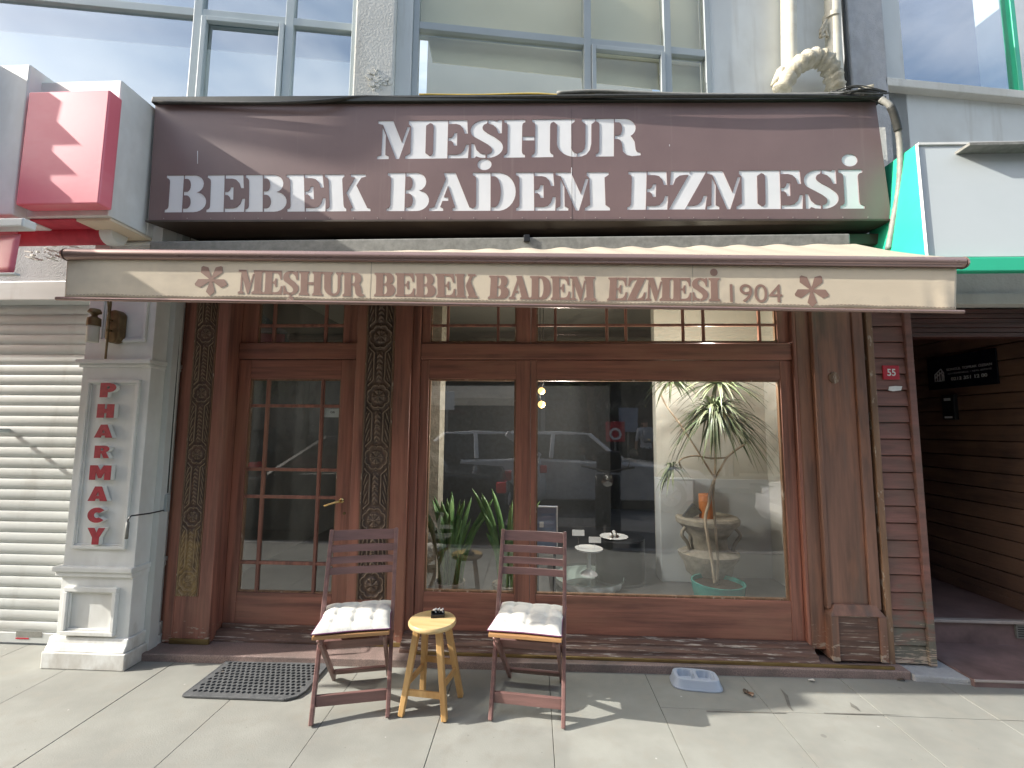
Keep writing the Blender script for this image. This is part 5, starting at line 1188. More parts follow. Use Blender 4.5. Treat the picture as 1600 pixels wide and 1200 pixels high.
# pet bowl
bo = thing('pet_bowl', 'pale blue plastic double pet bowl on the pavement by the threshold', 'pet bowl', (.935, -.27, 0), radians(-6))
def bowl_mesh():
    g = MB(); a, b = .138, .082
    def sup(t, sx, sy, n=4.0): c, s_ = cos(t), sin(t); return (sx*abs(c)**(2/n)*(1 if c > 0 else -1), sy*abs(s_)**(2/n)*(1 if s_ > 0 else -1))
    N = 64; rings = [(a, b, 0), (a, b, .006), (a-.006, b-.006, .012), (a-.016, b-.014, .046), (a-.019, b-.017, .050), (a-.022, b-.020, .050)]
    vs = []
    for sx, sy, z in rings: vs += [(*sup(2*pi*k/N, sx, sy), z) for k in range(N)]
    fs = [(i*N+k, i*N+(k+1) % N, (i+1)*N+(k+1) % N, (i+1)*N+k) for i in range(len(rings)-1) for k in range(N)]
    g.add(vs, fs)
    ax, by = a-.022, b-.020
    nx_, ny_ = 60, 34
    def fn(u, v):
        x = (2*u-1); y = (2*v-1); X_ = x*ax; Y_ = y*by
        # squircle mapping
        k = (abs(x)**4+abs(y)**4)**.25; m = max(abs(x), abs(y)); s_ = (m/k) if k > 0 else 1
        X_ *= s_; Y_ *= s_
        d = 0
        for cx in (-.053, .053):
            q = ((X_-cx)/.046)**4+(Y_/.050)**4; 
            if q < 1: d = max(d, min(1, (1-q)*2.2))
        return (X_, Y_, .050-.034*d*d*(3-2*d))
    g.grid(fn, nx_, ny_); return g
bowl_mesh().build('bowl', M['bowl'], bo, smooth=True, local=True)

# paper notice on the door
a = atY(505, 638, .03); b = atY(528, 652, .03); t = thing('door_notice', 'small white paper notice stuck inside a door pane', 'notice', (a.x, .046, b.z)); g = MB(); g.box(a.x, b.x, .0475, .0485, b.z, a.z); g.build('paper', M['whiteprint'], t)
me = text_mesh('08', .03, .014, 0, Matrix.Translation((a.x+.045, .0468, b.z+.028)), 'numerals', .01); wparent(link('numerals', me, M['black']), t)

# ------------------------------------------------------------ display inside the window
FZ = .22
g = MB(); g.box(-.9, 1.998, .12, .94, .2005, FZ); o = g.build('display_platform', M['darkfloor'], B, bevel=.004)
def snake(label, px0, px1, seed, n, y0, hmax):
    r = random.Random(seed); c = atY((px0+px1)/2, 900, y0)
    t = thing('snake_plant', label, 'plant', (c.x, y0, FZ), 0, 'snake plants in the window'); wd = (atY(px1,900,y0).x-atY(px0,900,y0).x)/2
    g = MB(); pr = min(.11, wd*.8); g.lathe([(.0,0),(pr*.75,0),(pr,.13),(pr,.14),(pr*.9,.14),(pr*.88,.12),(0,.12)], 24, Matrix.Translation((c.x, y0, FZ)), cap=False); g.build('pot', M['stone'], t, smooth=True)
    for k in range(n):
        g = MB(); a = r.uniform(0, 2*pi); q = r.uniform(.0, pr*.75); bx, by = c.x+q*cos(a), y0+q*sin(a)*.7
        H = hmax*r.uniform(.5, 1.0); lx = (bx-c.x)*1.6+r.uniform(-.07,.07)*wd/.12; ly = r.uniform(-.04,.05); w = r.uniform(.016,.026); tw = r.uniform(-.9, .9); fa = r.uniform(-.5, .5)
        def fn(u, v):
            s_ = u*2-1; ww = w*(.55+1.1*v-.25*v*v)*(1-v**5)**.6*(1 if v < .995 else .05)
            an = fa+tw*v; x = bx+lx*v*v+ww*s_*cos(an); y = by+ly*v*v+ww*s_*sin(an)+.006*(s_*s_)
            return (x, y, FZ+.12+(H-.0)*v)
        g.grid(fn, 4, 14); o = g.build('leaf', M['leaf'], t, smooth='all'); m = o.modifiers.new('s','SOLIDIFY'); m.thickness = .003
    return t
snake('dense snake plant left of the window mullion, nearest the door', 664, 742, 3, 30, .26, .64)
snake('tall snake plant beside the wooden window mullion', 748, 838, 8, 24, .24, .68)
# dracaena
yT = .42
pc = atY(1122, 915, yT); PRr = (atY(1163,915,yT).x-atY(1082,915,yT).x)/2
dr = thing('dracaena', 'tall dracaena with drooping grassy crowns in a teal pot', 'plant', (pc.x, yT, FZ))
zr = atY(1122, 908, yT).z
g = MB(); g.lathe([(0,.0),(PRr*.86,.0),(PRr*.9,.01),(PRr,zr-FZ-.008),(PRr,zr-FZ),(PRr*.93,zr-FZ),(PRr*.92,zr-FZ-.03),(0,zr-FZ-.03)], 40, Matrix.Translation((pc.x,yT,FZ)), cap=False); g.build('pot', M['teal'], dr, smooth=True)
g = MB(); g.lathe([(0,.002),(PRr*.92,.0)], 30, Matrix.Translation((pc.x,yT,zr-.028)), cap=False); g.build('soil', M['soil'], dr)
tq = lambda px, py, y=yT: atY(px, py, y)
g = MB()
g.tube(sm([tq(1117,912),tq(1113,880),tq(1106,840),tq(1102,810),tq(1108,785),tq(1110,765),tq(1117,748)]), [.012]*25+[.010]*6, 8)
g.tube(sm([tq(1120,912,.44),tq(1122,880,.44),tq(1119,840,.44),tq(1116,800,.44),tq(1114,770,.44),tq(1117,745,.44)]), .010, 8)
g.tube(sm([tq(1117,748),tq(1107,732),tq(1092,708),tq(1066,668),tq(1040,632),tq(1034,612),tq(1050,598)]), .007, 8)
g.tube(sm([tq(1117,748),tq(1126,732),tq(1136,715),tq(1150,703),tq(1164,694)]), .008, 8)
g.tube(sm([tq(1117,745),tq(1118,710),tq(1117,670),tq(1118,640)]), .009, 8)
g.tube(sm([tq(1136,715),tq(1110,716),tq(1085,712),tq(1062,719),tq(1064,732),tq(1052,731)]), .006, 8)
g.build('trunk', M['bark'], dr, smooth='all')
def crown(px, py, R, n, seed, y=yT, droop=1.0, up=.4):
    r = random.Random(seed); c = tq(px, py, y); g = MB()
    for k in range(n):
        a = r.uniform(0, 2*pi); el = r.uniform(-.1, 1.4) if up > .3 else r.uniform(-.5,.9); L = R*r.uniform(.6, 1.15); w = .0108*r.uniform(.7,1.2)
        d = Vector((cos(a)*cos(el), sin(a)*cos(el)*.85, sin(el))); side = Vector((-sin(a), cos(a), 0)); 
        vs = []; N = 9
        for i in range(N):
            t_ = i/(N-1); p = c+d*(L*t_)+Vector((0, 0, -droop*L*.62*t_*t_*(1.0-.25*sin(max(el,0)))))
            ww = w*(1-t_**2.2)+.0005; f = Vector((0,0,.0012))
            vs += [tuple(p-side*ww+f), tuple(p-f*1.0), tuple(p+side*ww+f)]
        fs = []
        for i in range(N-1): b = i*3; fs += [(b, b+1, b+4, b+3), (b+1, b+2, b+5, b+4)]
        g.add(vs, fs)
    return g.build('crown', M['dleaf'], dr, smooth='all')
crown(1118, 652, .42, 230, 1, droop=1.35); crown(1117, 645, .40, 60, 12, y=.40, droop=2.2); crown(1122, 600, .40, 110, 5, y=.46, droop=.9)
crown(1050, 598, .22, 60, 2, droop=1.5); crown(1050, 732, .17, 34, 3, droop=1.8); crown(1165, 694, .06, 12, 6)
# stone urn
yU = .72; uc = atY(1106, 850, yU); ur = (atY(1152,812,yU).x-atY(1058,812,yU).x)/2
def zu(py): return atY(1106, py, yU).z
un = thing('stone_urn', 'aged stone urn with scroll handles behind the dracaena', 'urn', (uc.x, yU, FZ))
g = MB(); zt2 = zu(806)
g.lathe([(0,FZ),(ur*.55,FZ),(ur*.58,FZ+.03),(ur*.35,FZ+.06),(ur*.42,zu(905)),(ur*.72,zu(893)),(ur*.80,zu(878)),(ur*.95,zu(868)),(ur*.97,zu(862)),(ur*.62,zu(855)),(ur*.60,zu(838)),(ur*.85,zu(822)),(ur,zu(816)),(ur*1.02,zu(809)),(ur*.96,zt2),(ur*.9,zt2),(0,zt2-.01)], 40, Matrix.Translation((uc.x,yU,0)), cap=False); g.build('bowl', M['stone'], un, smooth=True)
for s_ in (-1, 1):
    g = MB(); g.tube(sm([(uc.x+s_*ur*.8, yU-.05, zu(822)), (uc.x+s_*ur*.95, yU-.07, zu(832)), (uc.x+s_*ur*.78, yU-.07, zu(845)), (uc.x+s_*ur*.72, yU-.06, zu(856)), (uc.x+s_*ur*.9, yU-.06, zu(862))]), .014, 8); g.build('handle', M['stone'], un, smooth='all')
a = atY(1093, 812, yU-.05); b = atY(1115, 772, yU-.05)
t = thing('pillar_candle', 'orange brown cylinder candle on top of the stone urn', 'candle', ((a.x+b.x)/2, yU-.05, zt2-.01)); g = MB(); rr_ = (b.x-a.x)/2
g.lathe([(0,zt2-.01),(rr_,zt2-.01),(rr_,b.z-.004),(rr_*.94,b.z),(rr_*.7,b.z-.006),(0,b.z-.006)], 28, Matrix.Translation(((a.x+b.x)/2, yU-.05, 0)), cap=False); g.build('wax', M['orange'], t, smooth=True)
g = MB(); g.tube([((a.x+b.x)/2, yU-.05, b.z-.008), ((a.x+b.x)/2+.003, yU-.05, b.z+.006)], .0015, 6); g.build('wick', M['black'], t)
a = atY(1066, 806, yU-.06); b = atY(1082, 786, yU-.06); c = atY(1096, 800, yU-.06)
t = thing('slate_book', 'dark grey book leaning against the candle on the urn', 'book', (a.x, yU-.06, a.z)); d = (c-b)
g = MB(); g.prism([(a.x,a.z),(b.x,b.z),(c.x,c.z),(c.x-(b.x-a.x)*.9,zt2+.0)], yU-.08, yU-.05); g.build('cover', M['slate'], t, bevel=.002)
g = MB(); off = .004; g.prism([(a.x+off,a.z-.001),(b.x+off*.5,b.z-off*.8),(c.x-off,c.z-.001),(c.x-(b.x-a.x)*.9,zt2+off)], yU-.0835, yU-.0805); g.build('pages', M['cablegrey'], t)
# white block and pale cabinet
a = atY(1031, 926, .62); b = atY(1086, 800, .62)
pzt = atY(1055, 750, .78).z; t = thing('white_plinth', 'pale bluish white block against the wall left of the stone urn', 'plinth', (a.x, .78, FZ)); g = MB(); g.box(a.x+.06, b.x+.05, .78, .93, FZ, pzt); g.build('block', M['whiteblue'], t, bevel=.006); g = MB(); g.box(a.x+.055, b.x+.055, .775, .93, pzt+.001, pzt+.010); g.build('top', M['whiteblue'], t, bevel=.003)
# carved white table with glass top
yt2 = .62; tc_ = atY(920, 900, yt2); tr = (atY(977,895,yt2).x-atY(862,895,yt2).x)/2; zt3 = zz_ = atY(918, 897, yt2).z
t = thing('display_table', 'round white carved table with glass top inside the window', 'table', (tc_.x, yt2, FZ))
g = MB(); prof = []
def tb(u, v):
    a_ = 2*pi*u; rr = tr*(.74+.20*v)*(1+.05*abs(((u*14+v*.5) % 1)-.5)*4*sin(pi*min(1, v*1.05))); z = FZ+(zt3-.012-FZ)*v; return (tc_.x+rr*cos(a_), yt2+rr*sin(a_), z)
g.grid(tb, 168, 16); g.build('carved_base', M['stone'] if False else M['porcelain'], t, smooth='all')
g = MB(); g.lathe([(0,zt3-.006),(tr,zt3-.006),(tr*1.01,zt3),(tr,zt3+.004),(0,zt3+.004)], 48, Matrix.Translation((tc_.x, yt2, 0)), cap=False); g.build('glass_top', M['tableglass'], t, smooth=True)
# cake stand
yk = .60; kc = atY(920, 857, yk); kr = (atY(941,857,yk).x-atY(898,857,yk).x)/2; kb = zt3+.004
t = thing('cake_stand', 'white footed cake stand on the glass topped table', 'cake stand', (kc.x, yk, kb))
g = MB(); g.lathe([(0,kb),(kr*.62,kb),(kr*.58,kb+.01),(kr*.16,kb+.04),(kr*.14,kc.z-.03),(kr*.3,kc.z-.012),(kr,kc.z-.006),(kr*1.02,kc.z+.004),(kr*.96,kc.z+.002),(0,kc.z)], 36, Matrix.Translation((kc.x,yk,0)), cap=False); g.build('stand', M['porcelain'], t, smooth=True)
for i, (x0_, y0_, x1_, y1_) in enumerate(((894,828,913,837),(920,839,939,848))):
    a = atY(x0_, y1_, yk-.03); b = atY(x1_, y0_, yk-.03); t = thing('name_card', ['upper left small white card above the cake stand','lower right small white card above the cake stand'][i], 'card', (a.x, yk-.03, a.z), 0, 'small white cards'); g = MB(); g.box(a.x, b.x, yk-.032, yk-.03, a.z, b.z)
    g.build('card', M['whiteprint'], t); g = MB(); g.tube([((a.x+b.x)/2, yk-.026, a.z+.01), ((a.x+b.x)/2, yk-.02, kc.z+.002)], .002, 6); g.build('pin', M['chrome'], t)
# dark drum with dessert plate
yd = .80; dc = atY(968, 838, yd); drr = (atY(1008,840,yd).x-atY(932,840,yd).x)/2
t = thing('drum_table', 'round black drum table behind the cake stand', 'table', (dc.x, yd, FZ)); g = MB(); g.lathe([(0,FZ),(drr,FZ),(drr,dc.z-.02),(drr*1.02,dc.z-.01),(drr,dc.z),(0,dc.z)], 40, Matrix.Translation((dc.x,yd,0)), cap=False); g.build('drum', M['black'], t, smooth=True)
g = MB(); g.lathe([(drr*.5,FZ+.001),(drr*1.03,FZ+.001),(drr*1.03,FZ+.02),(drr*1.0,FZ+.022)], 40, Matrix.Translation((dc.x,yd,0)), cap=False); g.build('foot_ring', M['slate'], t, smooth=True)
pcx = atY(959, 831, yd-.06); pr_ = (atY(981,831,yd-.06).x-atY(937,831,yd-.06).x)/2
t = thing('dessert_plate', 'white rimmed plate with a small mound of sweets on the black drum', 'plate', (pcx.x, yd-.06, dc.z)); g = MB(); g.lathe([(0,dc.z+.001),(pr_*.6,dc.z+.001),(pr_,dc.z+.014),(pr_*.98,dc.z+.017),(pr_*.6,dc.z+.006),(0,dc.z+.006)], 36, Matrix.Translation((pcx.x,yd-.06,0)), cap=False); g.build('plate', M['porcelain'], t, smooth=True)
r = random.Random(4)
for k in range(9):
    a_ = k*2.4; q = .012*sqrt(k)*1.1; g = MB(); c = (pcx.x+q*cos(a_), yd-.06+q*sin(a_), dc.z+.018+.03*max(0, 1-k/5)); s_ = .014
    g.lathe([(0,-s_),(s_*.7,-s_*.7),(s_,0),(s_*.7,s_*.7),(0,s_)], 10, Matrix.Translation(c), cap=False); g.build('sweet', M['choc'] if k % 2 else M['porcelain'], t, smooth='all')
# white ribbon ornament
g = MB(); rc = atZ(973, 879, FZ+.012)
for k, dx in enumerate((-.045, .0, .045)): g.tube([(rc.x+dx+.030*cos(a_), rc.y+.028*sin(a_)*(1 if k != 1 else .8), FZ+.006+.002*k) for a_ in [i*2*pi/20 for i in range(21)]], .0035, 6, cap=False)
tag(g.build('ring_ornament', M['porcelain'], smooth='all'), 'small chain of white rings lying on the display floor', 'ornament')
# blue grey panel
a = atY(842, 850, .34); b = atY(871, 791, .34); t = thing('menu_board', 'blue grey framed board partly behind the mullion and right chair', 'board', (a.x, .34, FZ)); g = MB(); g.box(a.x-.02, b.x, .34, .352, a.z-.3+.25, b.z); g.build('board', M['bluepanel'], t, bevel=.002)
g = MB(); g.box(b.x-.007, b.x+.001, .334, .3395, a.z-.05, b.z); g.box(a.x-.02, b.x-.008, .334, .3395, b.z-.008, b.z); g.build('edge', M['porcelain'], t); g = MB(); g.box(a.x-.02, a.x, .345, .40, FZ, a.z); g.box(b.x-.03, b.x-.01, .36, .40, FZ, a.z+.05); g.build('foot', M['slate'], t)
a = atY(843, 823, .335); g = MB(); g.box(a.x, a.x+.03, .3365, .3385, a.z-.005, a.z+.035); g.build('paper', M['porcelain'], t)
# pendant lamps; the third is an added, unseen fill lamp for the interior
for i, (px, py) in enumerate(((846,611),(846,632),(0,0))):
    c = atY(px, py, .28) if i < 2 else Vector((1.25, .26, 2.44)); t = thing('pendant_lamp', ['upper of two glowing globe lamps seen at the window mullion','lower of two glowing globe lamps seen at the window mullion','added unseen globe lamp behind the transom, fill light above the dracaena'][i], 'lamp', c, 0, 'glowing globe lamps')
    g = MB(); s_ = .026 if i < 2 else .05; g.lathe([(s_*sin(q)*1.0, -s_*cos(q)) for q in [k*pi/10 for k in range(11)]], 20, Matrix.Translation(c), cap=False); g.build('globe', M['globe'], t, smooth='all')
    g = MB(); x_ = c.x-.012 if i else c.x+.012; x_ = c.x if i == 2 else x_; g.tube([c+Vector((0,0,.02)), Vector((x_, c.y, c.z+.05)), Vector((x_, c.y, 2.75))], .003, 6); g.build('cord', M['cable'], t)
    L = bpy.data.lights.new('lamp_light', 'POINT'); L.energy = (9, 9, 15)[i]; L.color = (1, .94, .86); L.shadow_soft_size = .03; lo = bpy.data.objects.new('lamp_light', L); COL.objects.link(lo); lo.location = (c.x+.14, c.y+.02, c.z-.12) if i < 2 else (c.x, c.y-.06, c.z-.45)
# ------------------------------------------------------------ the street behind the camera (seen mirrored in the glass)
def car(label, x, y, length, height, paint, flip=False, hatch=False, group='cars in the street'):
    """nose towards -x when flip is False; origin on the road at the car's middle"""
    t = thing('parked_car', label, 'car', (x, y, -.13), pi if flip else 0, group); L = length/2; h = height; W2 = .88
    belt = h*.63
    if hatch: top = [(-L+1.75, belt), (-L+2.35, h-.04), (-L+2.9, h), (L-.75, h-.03), (L-.12, belt+.08)]; low = [(-L,.35),(-L+.02,.62),(-L+.25,.78),(-L+1.2,belt-.04),(-L+1.75,belt),(L-.12,belt+.08),(L-.02,.70),(L,.35)]
    else: top = [(-L+1.55, belt), (-L+2.25, h-.04), (-L+2.8, h), (L-1.55, h-.04), (L-.85, belt+.06)]; low = [(-L,.35),(-L+.02,.60),(-L+.25,.75),(-L+1.1,belt-.04),(-L+1.55,belt),(L-.85,belt+.06),(L-.12,belt+.02),(L-.02,.68),(L,.35)]
    lowb = low+[(L-.1,.2),(-L+.1,.2)]
    g = MB(); n = len(lowb); vs = []; rows = [(-W2+.10, .97), (-W2, 1.0), (W2, 1.0), (W2-.10, .97)]
    secs = [(-W2+.02, .0), (-W2-.0, .0)]
    cx = sum(p[0] for p in lowb)/n; cz = .5
    for yy, k in ((-W2, .93), (-W2+.05, .985), (-W2+.16, 1), (W2-.16, 1), (W2-.05, .985), (W2, .93)): vs += [(cx+(px-cx)*(.965+.035*(k > .99)), yy, cz+(pz-cz)*k) for px, pz in lowb]
    fs = [tuple(range(n-1, -1, -1)), tuple(5*n+i for i in range(n))]
    for r_ in range(5): fs += [(r_*n+i, r_*n+(i+1) % n, (r_+1)*n+(i+1) % n, (r_+1)*n+i) for i in range(n)]
    g.add(vs, fs); g.build('body', M[paint], t, bevel=.03, smooth=True, local=True)
    def cabin(e, zc, name, m, inset, prof=None):
        g = MB(); pts = prof or top; vs = []; n = len(pts)
        for s_ in (-1, 1):
            for px, pz in pts: f = (pz-belt)/(h-belt); vs.append((px, s_*(W2-.03-inset-.20*max(0, f)), pz+e))
        fs = [tuple(range(n)), tuple(range(2*n-1, n-1, -1))]+[(i, i+n, i+n+1, i+1) for i in range(n-1)]+[(n-1, 2*n-1, n, 0)]
        g.add(vs, fs); return g.build(name, M[m], t, bevel=.02, local=True, smooth=True)
    cabin(-.006, 0, 'windows', 'carglass', .0)
    rt = [p for p in top if p[1] > h-.08]; g = MB(); vs = []
    for dz in (-.05, .012):
        for px, pz in rt: 
            for s_ in (-1, 1): vs.append((px, s_*(W2-.225+(.016 if dz < 0 else 0)), pz+dz))
    n = len(rt); f_ = []
    for i in range(n-1): a = i*2; b = 2*n+i*2; f_ += [(a, a+2, a+3, a+1), (b, b+1, b+3, b+2), (a, b, b+2, a+2), (a+1, a+3, b+3, b+1)]
    f_ += [(0, 1, 2*n+1, 2*n), (2*n-2, 4*n-2, 4*n-1, 2*n-1)]; g.add(vs, f_); g.build('roof', M[paint], t, bevel=.01, local=True, smooth=True)
    g = MB()
    for s_ in (-1, 1):
        for (i, j, w) in ((0, 1, .07), (len(top)-2, len(top)-1, .12)):
            a, b = top[i], top[j]; fa = 0; g.bar((a[0], s_*(W2-.035), a[1]), (b[0], s_*(W2-.215), b[1]), .05, w, up=(1, 0, .4))
        mx_ = (top[1][0]+top[-2][0])/2; g.bar((mx_+.05, s_*(W2-.022), belt), (mx_, s_*(W2-.20), h-.05), .03, .08, up=(1,0,0))
    g.build('pillars', M[paint], t, bevel=.01, local=True)
    g = MB()
    for s_ in (-1, 1): g.bar((top[0][0]+.1, s_*(W2-.005), belt+.012), (top[-1][0]-.1, s_*(W2-.005), belt+.075), .012, .018)
    g.build('chrome_strip', M['chrome'], t, local=True)
    for wx in (-L+.85, L-.85):
        for s_ in (-1, 1):
            o = MB(); Mw = Matrix.Translation((wx, s_*(W2-.10), .32)) @ Matrix.Rotation(pi/2, 4, 'X'); o.lathe([(.20,-.11),(.30,-.11),(.32,-.08),(.32,.08),(.30,.11),(.20,.11)], 28, Mw, cap=False); wh = o.build('wheel', M['tyre'], t, smooth=True, local=True)
            o = MB(); o.lathe([(0,-.09),(.20,-.10),(.205,.10),(0,.09)], 20, Mw, cap=False)
            for q in range(5): a_ = q*2*pi/5; o.bar(Mw @ Vector((0,0,-.10*-s_*-1)), Mw @ Vector((.19*cos(a_), .19*sin(a_), -.105*-s_*-1)), .05, .03, up=(0,1,0))
            o.build('rim', M['chrome'], wh, local=True)
    for s_ in (-1, 1):
        g = MB(); g.box(L-.12, L+.012, s_*.52, s_*(W2-.01), .74, .88); g.build('tail_light', M['tail'], t, bevel=.02, local=True)
        g = MB(); g.box(-L-.01, -L+.2, s_*.5, s_*(W2-.02), .60, .72); g.build('headlight', M['chrome'], t, bevel=.02, local=True)
        g = MB(); g.box(-L+1.75, -L+1.95, s_*(W2+.02), s_*(W2+.18), belt-.0, belt+.12); g.build('wing_mirror', M[paint], t, bevel=.03, local=True)
    g = MB(); g.box(L+.0, L+.012, -.26, .26, .50, .61); g.build('number_plate', M['whiteprint'], t, local=True)
    g = MB(); g.box(-L-.022, -L-.004, -.26, .26, .40, .51); g.build('number_plate', M['whiteprint'], t, local=True)
    return t
car('black saloon parked at the kerb, mirrored in door and left pane', -2.70, -3.62, 4.7, 1.47, 'paintblack')
car('silver hatchback in the middle lane, mirrored behind the black saloon', -1.9, -6.3, 4.3, 1.50, 'paintsilver', hatch=True)
car('silver estate car facing the other way, mirrored right of the mullion', 1.2, -6.6, 4.5, 1.50, 'paintsilver', flip=True, hatch=True)
car('silver car parked nose on at the kerb, mirrored near the right edge of the window', 5.7, -3.62, 4.4, 1.45, 'paintsilver')
car('dark hatchback passing in the far lane, mirrored between the silver cars', -7.4, -6.2, 4.2, 1.5, 'paintblack', hatch=True)
# scooter
sx, sy = 1.05, -3.35
s = thing('motor_scooter', 'black motor scooter parked at the kerb, mirrored in the wide pane', 'scooter', (sx, sy, -.13), radians(100))
for xx in (-.62, .62):
    g = MB(); Mw = Matrix.Translation((xx, 0, .25)) @ Matrix.Rotation(pi/2, 4, 'X'); g.lathe([(.16,-.05),(.22,-.055),(.25,-.02),(.25,.02),(.22,.055),(.16,.05)], 28, Mw, cap=False); w_ = g.build('wheel', M['tyre'], s, smooth=True, local=True)
    g = MB(); g.lathe([(0,-.03),(.165,-.04),(.165,.04),(0,.03)], 16, Mw, cap=False); g.build('rim', M['chrome'], w_, local=True)
g = MB(); g.prism([(-.75,.42),(-.78,.62),(-.62,.80),(-.05,.78),(.0,.60),(.05,.36),(.33,.34),(.40,.60),(.46,1.0),(.56,.98),(.60,.62),(.52,.26),(.1,.24),(-.3,.28)], -.16, .16); g.build('body', M['paintblack'], s, bevel=.04, smooth=True, local=True)
g = MB(); g.prism([(-.72,.80),(-.70,.88),(-.4,.86),(-.05,.84),(-.02,.79)], -.14, .14); g.build('seat', M['tyre'], s, bevel=.03, local=True)
g = MB(); g.tube([(.62,0,.25),(.50,0,1.02)], .03, 8); g.tube(sm([(.40,-.34,1.08),(.47,-.2,1.06),(.50,0,1.02),(.47,.2,1.06),(.40,.34,1.08)]), .014, 8); g.build('handlebar', M['tyre'], s, smooth='all', local=True)
g = MB(); g.lathe([(.0,0),(.08,.0),(.075,.03),(0,.045)], 18, Matrix.Translation((.57,0,.92)) @ Matrix.Rotation(pi/2, 4, 'Y'), cap=False); g.build('headlight', M['chrome'], s, smooth=True, local=True)
for q in (-1, 1):
    g = MB(); g.tube([(.44, q*.25, 1.07), (.46, q*.32, 1.24)], .006, 6); g.lathe([(0,-.006),(.055,-.004),(.055,.004),(0,.006)], 16, Matrix.Translation((.46, q*.33, 1.27)) @ Matrix.Rotation(pi/2, 4, 'Y'), cap=False); g.build('mirror', M['chrome'], s, smooth=True, local=True)
g = MB(); g.box(-.95,-.66,-.19,.19,.90,1.22); g.build('top_box', M['paintblack'], s, bevel=.04, local=True)
g = MB(); g.prism([(.40,.50),(.86,.42),(.88,.52),(.62,.60)], -.07, .07); g.build('mudguard', M['paintblack'], s, bevel=.02, local=True)
# opposite buildings
def facade(label, x0, x1, h, m, fl, awn=None, seed=0, sign=None):
    b = thing('street_building', label, 'building', ((x0+x1)/2, -11.6, 0), 0, 'buildings across the street'); g = MB(); g.box(x0, x1, -18, -11.5, -.1, h); g.build('wall', M[m], b)
    nb = max(2, int((x1-x0)/1.7)); st_ = (x1-x0)/nb; r = random.Random(seed)
    g = MB(); g.box(x0+.2, x1-.2, -11.51, -11.40, .1, 2.9); g.build('shopfront_glass', M['mirror_dark'], b)
    g = MB(); g.box(x0+.1, x1-.1, -11.52, -11.30, 2.92, 3.5); g.build('fascia', M['darkfascia'], b, bevel=.02)
    g = MB()
    for k in range(nb+1): q = x0+.2+(x1-x0-.4)*k/nb; g.box(q-.06, q+.06, -11.5, -11.36, .0, 2.9)
    g.build('shopfront_posts', M['trim'], b)
    for f in range(1, fl+1):
        for k in range(nb):
            c = x0+st_*(k+.5); z = .9+f*3.0
            g = MB(); g.box(c-.55, c+.55, -11.53, -11.44, z, z+1.5); w_ = g.build('window', M['white'], b); g = MB(); g.box(c-.47, c-.03, -11.438, -11.43, z+.08, z+1.42); g.box(c+.03, c+.47, -11.438, -11.43, z+.08, z+1.42); g.build('pane', M['mirror_dark'], w_)
    if awn:
        g = MB(); z = 2.75; g.hexa([(awn[0],-11.3,z),(awn[1],-11.3,z),(awn[1],-9.9,z-.5),(awn[0],-9.9,z-.5),(awn[0],-11.3,z+.03),(awn[1],-11.3,z+.03),(awn[1],-9.9,z-.47),(awn[0],-9.9,z-.47)]); g.box(awn[0],awn[1],-9.90,-9.87,z-.68,z-.46); g.build('awning', M['canvas'], b)
    if sign:
        me = text_mesh(sign, 2.6, .28, 0, Matrix.Translation((0,0,0)), 'lettering', .01)
        me.transform(Matrix.Translation((sign_x+1.3, -11.29, 3.06)) @ Matrix.Rotation(pi, 4, 'Z')); wparent(link('lettering', me, M['marblelit']), b)
    return b
sign_x = -3.0
facade('grey building with white windows and beige awning across the street', -9.5, .2, 10.5, 'brick', 2, (-4.6, -.4), 1, 'BEBEK BALIKÇI')
facade('dark narrow building behind the street trees', .25, 6.0, 9.0, 'concrete', 2, None, 2)
facade('pale building at the far left end of the street', -20, -9.6, 9.8, 'render', 2, (-16,-11), 3)
facade('pale building at the far right end of the street', 6.1, 18, 11, 'render', 2, (8, 13), 4)
# street trees
def tree(label, x, y, h, seed):
    r = random.Random(seed); t = thing('street_tree', label, 'tree', (x, y, 0), 0, 'street trees on the far pavement')
    g = MB(); pts = sm([(x, y, -.05), (x+.05, y, 1.2), (x-.05, y+.05, 2.3), (x, y, h*.55)]); g.tube(pts, [.16-.10*i/(len(pts)-1) for i in range(len(pts))], 10)
    tips = []
    for k in range(7):
        a = k*2.4; p0 = Vector((x, y, h*(.35+.03*k))); p1 = p0+Vector((cos(a)*r.uniform(.7,1.4), sin(a)*r.uniform(.7,1.4), r.uniform(.7,1.6))); g.tube([p0, (p0+p1)/2+Vector((0,0,.15)), p1], [.06,.04,.015], 6); tips.append(p1)
    g.build('trunk', M['treebark'], t, smooth='all')
    g = MB(); vs = []; fs = []
    for k in range(5200):
        c = r.choice(tips+[Vector((x, y, h*.85))]*2); u = Vector((r.gauss(0,1), r.gauss(0,1), r.gauss(0,1))).normalized()*(r.random()**.4)*r.choice((.75,.95))
        p = c+u; n1 = Vector((r.gauss(0,1), r.gauss(0,1), r.gauss(0,1))).normalized(); n2 = n1.orthogonal().normalized(); s_ = r.uniform(.035,.07); b = len(vs)
        vs += [tuple(p-n1*s_), tuple(p+n2*s_*.5), tuple(p+n1*s_), tuple(p-n2*s_*.5)]; fs.append((b, b+1, b+2, b+3))
    g.add(vs, fs); g.build('crown', M['foliage'], t); return t
tree('leafy street tree mirrored at the top of the wide pane', 1.6, -9.3, 5.6, 1); tree('leafy street tree mirrored beside the dark curtain edge', 3.6, -9.6, 5.2, 2); tree('leafy street tree farther along the opposite pavement', -8.5, -9.4, 5.4, 3)
